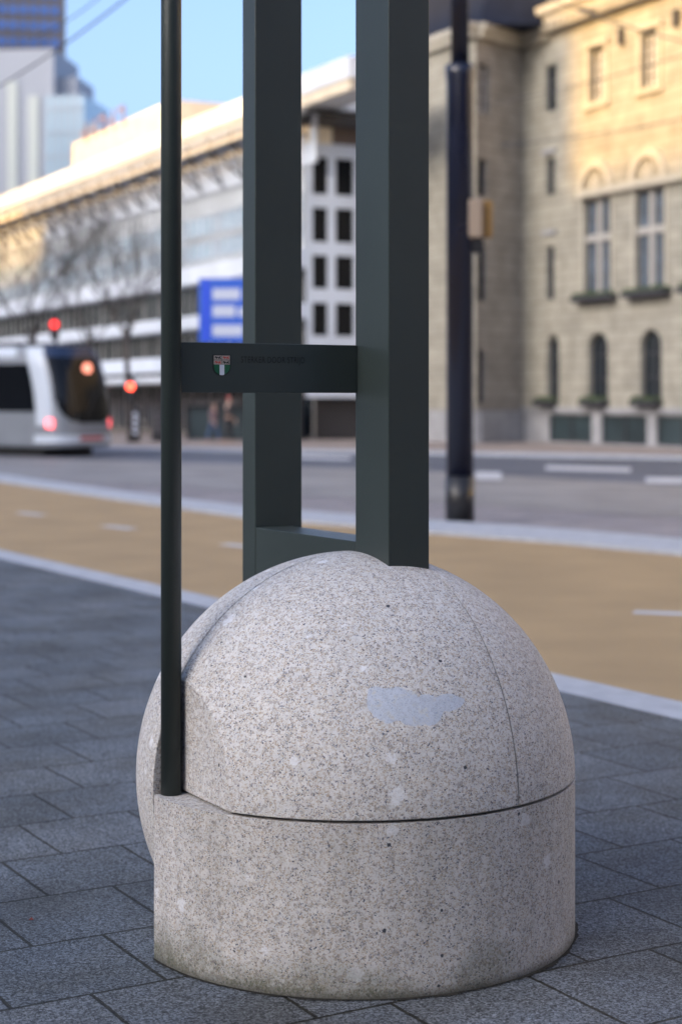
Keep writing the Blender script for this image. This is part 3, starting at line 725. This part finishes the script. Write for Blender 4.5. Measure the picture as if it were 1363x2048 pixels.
f = MB(); f.box(.8, LN, -8, -.3, 7.9, zr0+.29, fr=W)
k = .5
while k < LN: f.box(k, k+.10, -.30, -.12, 8.1, zr0-2.1, fr=W); k += .9
for z in (9.2, 10.4): f.box(0, LN, -.30, -.16, z, z+.08, fr=W)
f.build('louvred_storey', M['louvre'], off)
levels = [(7.15,7.95),(5.05,5.65),(3.05,3.75)]
for z0, z1 in levels:
    f = MB(); f.box(.12, LN, -.4, .35, z0, z1, fr=W); f.build('white_band', M['white2'], off)
for z0, z1 in ((5.65,7.15),(3.75,5.05),(.05,3.05)):
    k = .12
    while k < LN-2.3:
        window(W, off, k, k+2.25, z0, z1, .45, M['glass'], (1,0), .06, M['mullion']); k += 2.3
f = MB(); f.box(.8, LN, -9, -.65, .0, 7.9, fr=W); f.build('inner_wall', M['steel_dark'], off)
for z0, z1 in ((8.35,9.15),(9.45,10.35)):
    k = .9
    while k < LN-2.3: window(W, off, k, k+2.1, z0, z1, .22, M['glass_pale'], (2,0), .05, M['white2']); k += 2.3
# end face with the black paired windows
EF = Fr((-1.43, 70.0), (.896,.443), (.443,-.896))
ops3 = []
for yt, yb in ((316,390),(416,485),(511,578),(606,672)):
    for x0, x1 in ((627,651),(673,703),(722,748)):
        a, b = EF.s(x0), EF.s(x1); xm = 665; ops3.append((a, b, EF.z(xm, yb), EF.z(xm, yt)))
ops3 = [(a-.05, b+.10, c, d) for a, b, c, d in ops3]
z_e0 = EF.z(660, 795); z_e1 = EF.z(660, 288)
f = MB(); wall_grid(f, EF, 0, 4.4, z_e0, z_e1, ops3, .12); f.build('end_wall', M['white2'], off)
for o in ops3: window(EF, off, *o, .10, M['glass_black'], (0,0), .03)
f = MB(); f.box(0, 4.4, -1.2, -.9, 0, z_e0, fr=EF); f.build('shop_front', M['glass'], off)
f = MB(); f.box(3.75, 4.1, -.5, 0, 0, z_e0, fr=EF); f.build('column', M['white2'], off)
f = MB(); f.box(0.0, 1.15, -.2, .06, z_e1+.002, 12.94, fr=EF); f.build('corner_wall', M['cream'], off)
f = MB(); f.box(1.16, 4.4, -3, -.1, z_e1+.002, 12.94, fr=EF); f.build('balcony', M['brown'], off)
f = MB(); f.box(.1, 5.0, -2, .25, 12.95, 13.45, fr=EF); f.build('dark_beam', M['steel_dark'], off)
# set-back roof storey with rooftop letters
sp0, sp1 = W.s(346, -2), W.s(146, -2)
f = MB(); f.box(min(sp0,sp1), max(sp0,sp1), -7, -2, zr1-.2, W.z(250, 242, -2), fr=W); f.build('roof_storey', M['cream'], off)
zz = W.z(200, 262, -1.8)
k = W.s(245, -1.8); rr = random.Random(3)
while k < W.s(155, -1.8):
    f = MB(); f.box(k, k+.18, -1.95, -1.85, zz-.2, zz+.9, fr=W); z_ = zz+(.66 if rr.random()<.5 else .2)
    f.box(k+.17, k+.9, -1.95, -1.85, z_, z_+.22, fr=W); f.build('rooftop_letter', M['coat_mauve'], off); k += 1.7
# glazed canopy over the shopfront
f = MB(); f.box(1, LN, .0, 2.4, 2.45, 2.75, fr=W); f.build('canopy', M['white2'], off)

# ------------------------------------------------------------------ distant towers
def slab(name, px0, px1, pytop, Y, dep, rz, m, label, cat, rows=None, glassm=None, top_h=None):
    a = at(px0, HY, Y); b = at(px1, HY, Y); z1 = CH-(pytop-HY)/F*Y
    r = empty(name, (b.x, b.y, 0), rz, label, cat)
    wd = abs(b.x-a.x)/max(.3, math.cos(rz))
    f = MB(); f.box(-wd, 0, 0, dep, ZP, z1); f.build('wall', m, r)
    return r, wd, z1
tw, wd, z1 = slab('office_tower', -260, 131, -260, 250, 22, R(10), M['tower_grey'], 'dark grey high-rise with rows of blue windows at the top left', 'tower')
z = 30.0
while z < z1-2:
    f = MB(); k = -.6; f.box(-wd+.4, -.5, -.06, .3, z, z+1.25)
    while k > -wd+1: f.box(k-.45, k, -.16, -.059, z, z+1.25, 1); k -= 1.5
    f.build('window_row', [M['tower_glass'], M['tower_grey']], tw); z += 2.35
t2, wd2, z2 = slab('white_tower', -120, 108, 97, 180, 10, R(-6), M['tower_white'], 'pale grey-white tower block in front of the dark high-rise', 'tower')
for k in (-1.6, -3.9, -7.0):
    f = MB(); f.box(k-1.1, k, -.25, .2, 2, z2-3.5 if k < -2 else z2-5.0); f.build('light_strip', M['tower_cream'], t2)
f = MB(); f.box(.02, 2.0, 2.0, 9, ZP, z2-2.6); f.build('stair_wing', M['tower_white'], t2)
t3, wd3, z3 = slab('glass_office', 90, 168, 190, 150, 8, R(-8), M['glass_pale'], 'stepped light blue glass office block beside the pale tower', 'building')
f = MB()
for k in range(1, 14): f.box(-wd3, 0, -.08, 0, k*2.1, k*2.1+.12)
for k in range(1, 6): f.box(-wd3*k/6-.05, -wd3*k/6+.05, -.07, 0, ZP, z3)
f.build('facade_grid', M['tower_white'], t3)
f = MB(); f.box(-1.9, -.9, -.3, -.09, 6, 21); f.build('dark_panel', M['steel_dark'], t3)
f = MB(); f.box(.02, 1.2, .5, 7, ZP, z3-2.4); f.build('lower_step', M['glass_pale'], t3)
t4, _, _ = slab('far_office', 345, 420, 206, 135, 8, R(4), M['tower_grey'], 'small grey block showing just above the white roof edge', 'building')

# ------------------------------------------------------------------ unseen blocks beside and behind the camera, shaped for shade and bounce
LD = 150.0                                   # distance of the unseen blocks, set wide to admit light from the left sky
OW = Fr((OUT[0]*LD, OUT[1]*LD), AWAY, (-OUT[0], -OUT[1]))
def shade(perp, wp, zs):                     # where and how high a block must be to shade height zs at a facade point
    a = -(SUN.x*OUT[0]+SUN.y*OUT[1]) ; d = (perp+LD)/abs(a)
    return wp+d*(SUN.x*AWAY[0]+SUN.y*AWAY[1]), zs+d*math.tan(EL)
def opp(w0, w1, h, dep, label, o0=0):
    r = empty('unseen_block', (0,0,0), 0, label, 'building')
    f = MB(); f.box(w0, w1, -dep+o0, o0, ZP, h, fr=OW); f.build('wall', M['block'], r)
    z = 3.6
    while z < h-2:
        f = MB(); k = w0+1.2; f.box(w0+1, w1-1, o0-.02, o0+.04, z, z+1.7, fr=OW)
        while k < w1-2.2: f.box(k, k+.9, o0+.039, o0+.10, z, z+1.7, fr=OW); k += 3.2
        f.build('window_row', M['glass'], r); z += 3.5
    return r
wA, hA = shade(36.4, 41.0, 4.5); wB, hB = shade(36.4, 53.8, 9.8); wC, hC = shade(36.4, 63.2, 16.1)
wD, hD = shade(29.5, 101, 12.9); wE, hE = shade(40, 128, 6.0); wF, hF = shade(50, 215, 42); wG, hG = shade(70, 300, 68)
opp(wA-130, wA, hA, 14, 'long unseen block behind the viewer, sized to shade the foreground')
opp(wA+.1, wB, hB, 14, 'tall unseen block sized to shade the lower town hall wall')
opp(wB+.1, wC-.5, hC, 12, 'slightly taller unseen block sized to shade the town hall corner')
opp(wC-.4, wD, hD, 12, 'mid height unseen block sized to shade the white office below its roof')
opp(wD+.1, wE, hE, 12, 'lower unseen block sized to let sun onto the far end of the office')
opp(wE+.1, wF, hF, 12, 'tall unseen slab block added on the left to shade the pale tower')
opp(wF+.1, wG, hG, 20, 'unseen high-rise added on the left to shade the dark tower')
sb = empty('unseen_block', (0,0,0), 0, 'unseen pale block added on the right to bounce sunlight onto the drum', 'building')  # added unseen wall, reflects warm sun toward the drum's right side
f = MB(); f.box(SEND+.5, 85, -16, 0, ZP, 22, fr=H); f.build('wall', M['white'], sb)
for z in (3.6, 7.2, 10.8, 14.4, 18.0):
    f = MB(); k = SEND+2
    f.box(SEND+1.5, 84, -.02, .04, z, z+1.8, fr=H)
    while k < 82: f.box(k, k+.7, .039, .10, z, z+1.8, fr=H); k += 3.0
    f.build('window_row', M['glass'], sb)
BH = Fr((-6, -13), (1, -.12), (.12, 1))  # added unseen block, keeps light from behind off the drum and posts
r_ = empty('unseen_block', (0,0,0), 0, 'unseen block added behind the viewer to darken the front faces', 'building')
f = MB(); f.box(-2, 66, -12, 0, ZP, 19, fr=BH); f.build('wall', M['block'], r_)
z = 3.6
while z < 17:
    f = MB(); k = -1.0; f.box(-1.2, 37, -.02, .04, z, z+1.7, fr=BH)
    while k < 36: f.box(k, k+.9, .039, .10, z, z+1.7, fr=BH); k += 3.2
    f.build('window_row', M['glass'], r_); z += 3.5

# ------------------------------------------------------------------ tram
TD = Vector((-.788, .616, 0)).normalized(); 
tram = empty('tram', (-7.52, 51.2, ZP), math.atan2(TD.y, TD.x), 'silver and blue tram with lit red tail lamps, cut by the left edge', 'tram')
# local: x backwards along the tram, y to the far side (+) ... near/left side is +y after rotation check
def ring(q, z, off=0.0):
    t = max(0, (z-1.0)/2.35); a = 1.22*(1-.16*max(0, (z-2.75)/.6)**2)
    fz = .62*t**2; c = .95
    aa = abs(q); sg = 1 if q >= 0 else -1
    if aa <= 1:
        ph = aa*PI/2; e = 2/2.8
        w_ = (a+off)*math.sin(ph)**e; s_ = fz+c-(c+off)*math.cos(ph)**e if ph < PI/2-1e-6 else fz+c
    else: w_ = a+off; s_ = fz+c+(aa-1)*3.0
    return (s_, sg*w_, z)
def rpatch(name, m, q0, q1, z0, z1, off, nq=24, nz=16, inside=None, parent=tram, smooth=True):
    f = MB()
    for i in range(nq):
        for j in range(nz):
            qa, qb = q0+(q1-q0)*i/nq, q0+(q1-q0)*(i+1)/nq; zaa, zbb = z0+(z1-z0)*j/nz, z0+(z1-z0)*(j+1)/nz
            if inside and not inside((qa+qb)/2, (zaa+zbb)/2): continue
            f.face([ring(qa,zaa,off), ring(qb,zaa,off), ring(qb,zbb,off), ring(qa,zbb,off)], 0, smooth)
    return f.build(name, m, parent)
TH = 3.34
f = MB(); QS = [-7+.5*k for k in range(12)]+[-1+k/12 for k in range(25)]+[1.5+.5*k for k in range(12)]
ZS = [.28,.4,.8,1.2,1.6,2.0,2.4,2.8,3.0,3.15,3.27,TH]
for i in range(len(QS)-1):
    for j in range(len(ZS)-1):
        f.face([ring(QS[i],ZS[j]), ring(QS[i+1],ZS[j]), ring(QS[i+1],ZS[j+1]), ring(QS[i],ZS[j+1])], 0, True)
f.face([ring(q, TH) for q in QS]); f.face([ring(q, .28) for q in QS][::-1]); f.face([ring(QS[0],z) for z in ZS]+[ring(QS[-1],z) for z in ZS[::-1]])
f.build('body', M['tram_silver'], tram)
NS = 1                                         # sign of the side that faces the camera
rpatch('windscreen', M['glass_black'], -.93, .93, 1.02, 3.0, .015, 40, 40, lambda q, z: abs(q/.66)**2.6+abs((z-2.15)/1.12)**2.6 < 1 if z < 2.15 else abs(q) < .66)
rpatch('front_hood', M['tram_navy'], -.68, .68, 3.0, 3.33, .016, 20, 5)
for sg in (-1, 1):
    rpatch('corner_pillar', M['tram_white'], sg*.72, sg*1.03, .95, 3.30, .018, 8, 20)
    rpatch('side_window', M['glass_black'], sg*1.045, sg*4.5, 1.36, 2.80, .015, 12, 4)
    rpatch('roof_fairing', M['tram_white'], sg*1.19, sg*6.5, 3.02, 3.31, .02, 12, 4)
    rpatch('side_stripe', M['tram_blue'], sg*1.75, sg*6.4, .35, 1.38, .012, 12, 4)
    lm = rpatch('tail_lamp', M['tail_red'], sg*.70, sg*.86, .88, 1.14, .04, 6, 6)
rpatch('bumper', M['tram_white'], -1.05, 1.05, .42, .66, .05, 24, 3)
rpatch('rear_plate', M['red_paint'], -.16, .16, .50, .62, .07, 4, 2)
x0_ = ring(0, 2.66)[0]
f = MB(); f.tube([(x0_-.02, -.10, 2.66), (x0_-.06, -.10, 2.66)], .17, 24); f.build('destination_lamp', M['dest'], tram)
for z_ in (1.02, 2.98):
    rpatch('panel_seam', M['rubber'], -6.5, -1.05, z_, z_+.03, .022, 12, 1)
f = MB(); x1_ = ring(0, 1.25)[0]; x2_ = ring(0, 2.0)[0]
f.tube([(x1_-.08, .25, 1.22), (x2_-.05, -.30, 1.95)], .02, 6); f.build('wiper', M['rubber'], tram)
f = MB(); f.box(1.0, 16, -1.0, 1.0, .02, .279); f.build('underframe', M['rubber'], tram)
f = MB(); f.box(2.5, 8, -.8, .8, TH, TH+.14); f.build('roof_equipment', M['steel_dark'], tram)

# ------------------------------------------------------------------ traffic lights
def signal(x, ylamp, ybase, lampm, rad, label, grp='red traffic lights near the tram'):
    g_ = gnd(x, ybase, ZP); r = empty('traffic_light', (g_.x, g_.y, ZP), 0, label, 'traffic light', grp)
    zl = CH-(ylamp-HY)/F*g_.y-ZP
    f = MB(); f.tube([(0,.12,0),(0,.12,zl+.5)], .065, 12); f.build('pole', M['pole_black'], r)
    bevbox('signal_head', -.17, .17, -.12, .10, zl-.62, zl+.26, M['pole_black'], r, .04)
    f = MB(); f.tube([(0,-.122,zl),(0,-.150,zl)], rad, 24); f.build('lamp', lampm, r)
    f = MB(); f.tube([(0,-.121,zl-.36),(0,-.135,zl-.36)], .10, 20); f.build('unlit_lamp', M['rubber'], r)
signal(262, 773, 888, M['lamp_red'], .135, 'traffic light glowing bright red to the right of the tram')
signal(110, 649, 884, M['lamp_red_dim'], .15, 'taller traffic light showing dim red above the tram roof')

# ------------------------------------------------------------------ blue direction sign
bs = gnd(492, 902, ZP); Ys = bs.y
sgn = empty('direction_sign', (at(492, HY, Ys).x, Ys, ZP), R(-6), 'blue road direction sign with pale lettering rows behind the steel posts', 'road sign')
def sx_(x): return (x-492)/F*Ys
def sz_(y): return CH-(y-HY)/F*Ys-ZP
bevbox('panel', sx_(396), sx_(586), 0, .10, sz_(686), sz_(556), M['blue_sign'], sgn, .02)
f = MB(); f.box(sx_(406), sx_(416), -.012, -.002, sz_(682), sz_(560)); f.build('dark_bar', M['blue_dark'], sgn)
f = MB()
for y0, y1, x0, x1 in ((577,599,424,480),(577,599,488,560),(611,633,424,470),(615,633,476,540),(650,672,424,486),(650,672,494,566)):
    f.box(sx_(x0), sx_(x1), -.014, -.004, sz_(y1), sz_(y0))
f.build('lettering_rows', M['sign_white'], sgn)
for x in (500, 560):
    f = MB(); f.tube([(sx_(x),.16,0),(sx_(x),.16,sz_(560))], .06, 12); f.build('support_post', M['tower_grey'], sgn)

# ------------------------------------------------------------------ information columns
def column(x, y, lab, lightm):
    g_ = gnd(x, y, ZP); r = empty('information_column', (g_.x, g_.y, ZP), 0, lab, 'street column', 'dark columns beside the tram')
    bevbox('base', -.30, .30, -.2, .2, 0, .12, M['pole_black'], r, .02)
    bevbox('shaft', -.24, .24, -.12, .12, .12, 1.38, M['pole_black'], r, .04)
    f = MB()
    for k in range(4): f.box(-.15, .15, -.135, -.122, .34+k*.24, .50+k*.24)
    f.build('panel_rows', lightm, r)
column(268, 886, 'waist-high black column with white rows just right of the tram', M['sign_white'])
column(316, 884, 'darker grey column partly hidden by the thin steel rod', M['tower_grey'])

# glass shelter left of the posts
sh0 = gnd(371, 882, ZP+.05); sh1 = gnd(600, 882, ZP+.05)
sh = empty('tram_shelter', (sh0.x, sh0.y, ZP+.05), 0, 'low glass shelter with dark frame behind the two pedestrians', 'shelter')
wds = sh1.x-sh0.x
f = MB(); f.box(0, wds, 1.2, 1.25, .05, 1.42); f.build('glass_wall', M['glass_teal'], sh)
for k in range(5):
    f = MB(); f.box(wds*k/4-.04, wds*k/4+.04, 1.14, 1.30, 0, 1.5); f.build('frame_post', M['pole_black'], sh)
f = MB(); f.box(-.1, wds+.1, .8, 1.5, 1.5, 1.60); f.build('shelter_roof', M['steel_dark'], sh)

# red and white display stand in the dark shopfront
ds_ = gnd(671, 878, ZP+.05)
st = empty('display_stand', (ds_.x, ds_.y, ZP+.05), 0, 'white oval display on a red base before the dark shopfront', 'display stand')
bevbox('red_base', -.40, .40, -.2, .2, 0, .42, M['red_paint'], st, .05)
f = MB(); f.tube([(0,-.05,.85),(0,.05,.85)], .30, 24); o = f.build('white_disc', M['sign_white'], st); 
f = MB(); f.tube([(0,.02,.40),(0,.02,.60)], .10, 12); f.build('stem', M['pole_black'], st)

# ------------------------------------------------------------------ bare trees
def bare_tree(x, ybase, ytop, label, seed, lean=0.0, spread=1.0):
    g_ = gnd(x, ybase, ZP); Y = g_.y; r = empty('bare_tree', (g_.x, g_.y, ZP), 0, label, 'tree', 'leafless street trees before the white office')
    Ht = CH-(ytop-HY)/F*Y; rr = random.Random(seed)
    tr = MB(); th = Ht*.42
    pts = [Vector((lean*t*Ht*.1+rr.uniform(-.04,.04), rr.uniform(-.04,.04), t*th)) for t in (0,.15,.4,.7,1)]
    tr.tube(pts, [.17,.13,.12,.11,.10], 10); tr.build('trunk', M['bark'], r)
    cr = MB()
    def grow(p, d, l, rad, dep):
        pts = [p]; q = p.copy(); dd = d.copy()
        for k in range(3):
            dd = (dd+Vector((rr.uniform(-.22,.22), rr.uniform(-.22,.22), rr.uniform(-.05,.16)))).normalized(); q = q+dd*l/3; pts.append(q.copy())
        cr.tube(pts, [rad, rad*.85, rad*.7, rad*.55], 6 if dep < 2 else 4, caps=False)
        if dep >= 5: return
        for k in range(3 if dep < 3 else 2):
            base = pts[rr.choice((1,2,3))] if k else pts[3]
            a = rr.uniform(0, 2*PI); s_ = rr.uniform(.45,.95)*spread
            nd = (dd+Vector((math.cos(a)*s_, math.sin(a)*s_, rr.uniform(-.1,.35)))).normalized()
            grow(base, nd, l*rr.uniform(.62,.85), rad*.6, dep+1)
    top = pts[-1]
    for k in range(5):
        a = 2*PI*k/5+rr.uniform(-.4,.4); grow(top-Vector((0,0,rr.uniform(0,th*.25))), Vector((math.cos(a)*.7*spread, math.sin(a)*.7*spread, 1)).normalized(), Ht*.19, .048, 0)
    cr.build('crown', M['bark'], r)
bare_tree(68, 884, 330, 'leafless tree standing left, behind the tram roof', 11, 0, 1.0)
bare_tree(262, 886, 345, 'leafless tree with a dark trunk between tram and thin steel rod', 23, -.2, 1.0)
bare_tree(-70, 886, 350, 'leafless tree whose branches enter from the left edge', 31, .2, 1.1)
bare_tree(180, 872, 370, 'farther leafless tree between its two neighbours', 47, .0, .9)

# ------------------------------------------------------------------ pedestrians
def skinned(name, V, Ed, rad, m, parent, root=0, sub=1):
    me = bpy.data.meshes.new(name); me.from_pydata(V, Ed, []); ob = new_obj(name, me)
    md = ob.modifiers.new('s', 'SKIN'); md.use_smooth_shade = True
    for i, rd in enumerate(rad): me.skin_vertices[0].data[i].radius = rd if isinstance(rd, tuple) else (rd, rd)
    me.skin_vertices[0].data[root].use_root = True
    sb = ob.modifiers.new('u', 'SUBSURF'); sb.levels = sub; sb.render_levels = sub
    dg = bpy.context.evaluated_depsgraph_get(); dg.update()
    m2 = bpy.data.meshes.new_from_object(ob.evaluated_get(dg)); bpy.data.objects.remove(ob); bpy.data.meshes.remove(me)
    m2.name = name; m2.materials.clear(); m2.materials.append(m)
    return new_obj(name, m2, parent)
def person(x, y, h, rz, label, coat, legs, step, hairm):
    g_ = gnd(x, y, ZP+.05); r = empty('person', (g_.x, g_.y, ZP+.05), rz, label, 'person', None)
    k = h/1.75
    V = []; Ed = []; Ra = []
    def add(p, rd, par=None):
        V.append((p[0]*k, p[1]*k, p[2]*k)); Ra.append((rd[0]*k, rd[1]*k) if isinstance(rd, tuple) else rd*k)
        if par is not None: Ed.append((par, len(V)-1))
        return len(V)-1
    pel = add((0,0,.95), (.15,.11)); wst = add((0,0,1.10), (.135,.10), pel); ch = add((0,0,1.32), (.165,.11), wst)
    nk = add((0,-.01,1.49), .055, ch); jaw = add((0,-.035,1.57), (.06,.07), nk); hd = add((0,-.02,1.65), (.078,.092), jaw); add((0,-.01,1.73), (.055,.065), hd)
    add((0,-.135,1.615), .012, hd)
    for sg in (-1, 1):
        add((sg*.085,0,1.63), .012, hd)
        hp = add((sg*.09,0,.90), .085, pel); kn = add((sg*.10, -step*sg*.16, .50), .058, hp); an = add((sg*.10, -step*sg*.24+ (.05 if sg*step < 0 else 0), .09), .04, kn)
        add((sg*.11, -step*sg*.24-.14, .04), .035, an)
        sh_ = add((sg*.19,0,1.42), .055, ch); el = add((sg*.24, step*sg*.08+.02, 1.15), .042, sh_); wr = add((sg*.24, step*sg*.16-.06, .92), .028, el)
        pm = add((sg*.24, step*sg*.16-.08, .84), (.018,.036), wr)
        for q, (dy, ln) in enumerate(((-.03,.075),(-.01,.085),(.01,.08),(.028,.065))):
            a = add((sg*.24, step*sg*.16-.08+dy, .79), .009, pm); add((sg*.232, step*sg*.16-.086+dy, .79-ln), .007, a)
        add((sg*.225, step*sg*.16-.125, .82), .010, wr)
    body = skinned('body', V, Ed, Ra, M['skin'], r)
    # clothing follows the same joints with larger radii
    sel = [(0,0,.93),(0,0,1.10),(0,0,1.33),(0,0,1.44)]; rd = [(.175,.135),(.155,.12),(.185,.13),(.09,.075)]; ed = [(0,1),(1,2),(2,3)]
    for sg in (-1, 1):
        b0 = len(sel); sel += [(sg*.20,0,1.41),(sg*.245,step*sg*.08+.02,1.15),(sg*.242,step*sg*.16-.05,.95)]; rd += [.072,.060,.046]; ed += [(2,b0),(b0,b0+1),(b0+1,b0+2)]
    skinned('jacket', [(a*k,b*k,c*k) for a,b,c in sel], ed, [(q[0]*k,q[1]*k) if isinstance(q, tuple) else q*k for q in rd], coat, r)
    sel = [(0,0,.95)]; rd = [(.16,.12)]; ed = []
    for sg in (-1, 1):
        b0 = len(sel); sel += [(sg*.09,0,.87),(sg*.10,-step*sg*.16,.50),(sg*.10,-step*sg*.24+(.05 if sg*step < 0 else 0),.12)]; rd += [.10,.072,.06]; ed += [(0,b0),(b0,b0+1),(b0+1,b0+2)]
    skinned('trousers', [(a*k,b*k,c*k) for a,b,c in sel], ed, [(q[0]*k,q[1]*k) if isinstance(q, tuple) else q*k for q in rd], legs, r)
    skinned('hair', [(0,.02*k,1.63*k),(0,.0,1.71*k),(0,-.03*k,1.745*k)], [(0,1),(1,2)], [(.082*k,.085*k),(.085*k,.09*k),(.05*k,.05*k)], hairm, r)
person(427, 886, 1.55, R(60), 'person in a mauve jacket and blue jeans walking by the glass shelter', M['coat_mauve'], M['jeans'], 1.0, M['hair'])
person(457, 888, 1.80, R(110), 'person in dark clothes with a red hood, right of the one in jeans', M['coat_dark'], M['coat_dark'], .7, M['coat_red'])

# ------------------------------------------------------------------ overhead wires
def wire(a, b, Ya, Yb, rad, label, sag=.15):
    p, q = at(*a, Ya), at(*b, Yb); f = MB(); pts = []
    for k in range(13):
        t = k/12; v = p.lerp(q, t); v.z -= sag*4*t*(1-t); pts.append(v)
    f.tube(pts, rad, 6); o = f.build('overhead_wire', M['wire'], None); tag(o, label, 'overhead wire', 'overhead tram wires'); return o
wire((-60,205), (300,-42), 40, 34, .022, 'overhead wire rising across the pale tower and the open sky')
wire((60,78), (240,-42), 40, 36, .016, 'thinner overhead wire crossing the sky beside the dark high-rise')
wire((1040,-30), (1420,95), 40, 36, .02, 'overhead wire with black insulator before the sunlit cornice')
wire((950,215), (1420,92), 44, 38, .014, 'overhead wire crossing the sunlit upper windows of the hall', .1)
wire((1000,290), (1420,225), 44, 38, .014, 'overhead wire crossing just above the arch mouldings', .1)
a_, b_ = at(1155,17,38.8), at(1192,29,38.5)
f = MB(); f.tube([a_, a_.lerp(b_,.1), a_.lerp(b_,.9), b_], [.02,.06,.06,.02], 12); tag(f.build('wire_insulator', M['pole_black']), 'short black insulator on the wire before the sunlit cornice', 'insulator')

lf = gnd(62, 1843); f = MB(); f.face([(lf.x-.008, lf.y, .004), (lf.x, lf.y-.006, .009), (lf.x+.009, lf.y+.001, .005), (lf.x+.001, lf.y+.008, .012)])
tag(f.build('leaf_scrap', mat('red_leaf', (.16,.03,.02), .8)), 'tiny dark red leaf scrap on a grey slab left of the granite drum', 'leaf')
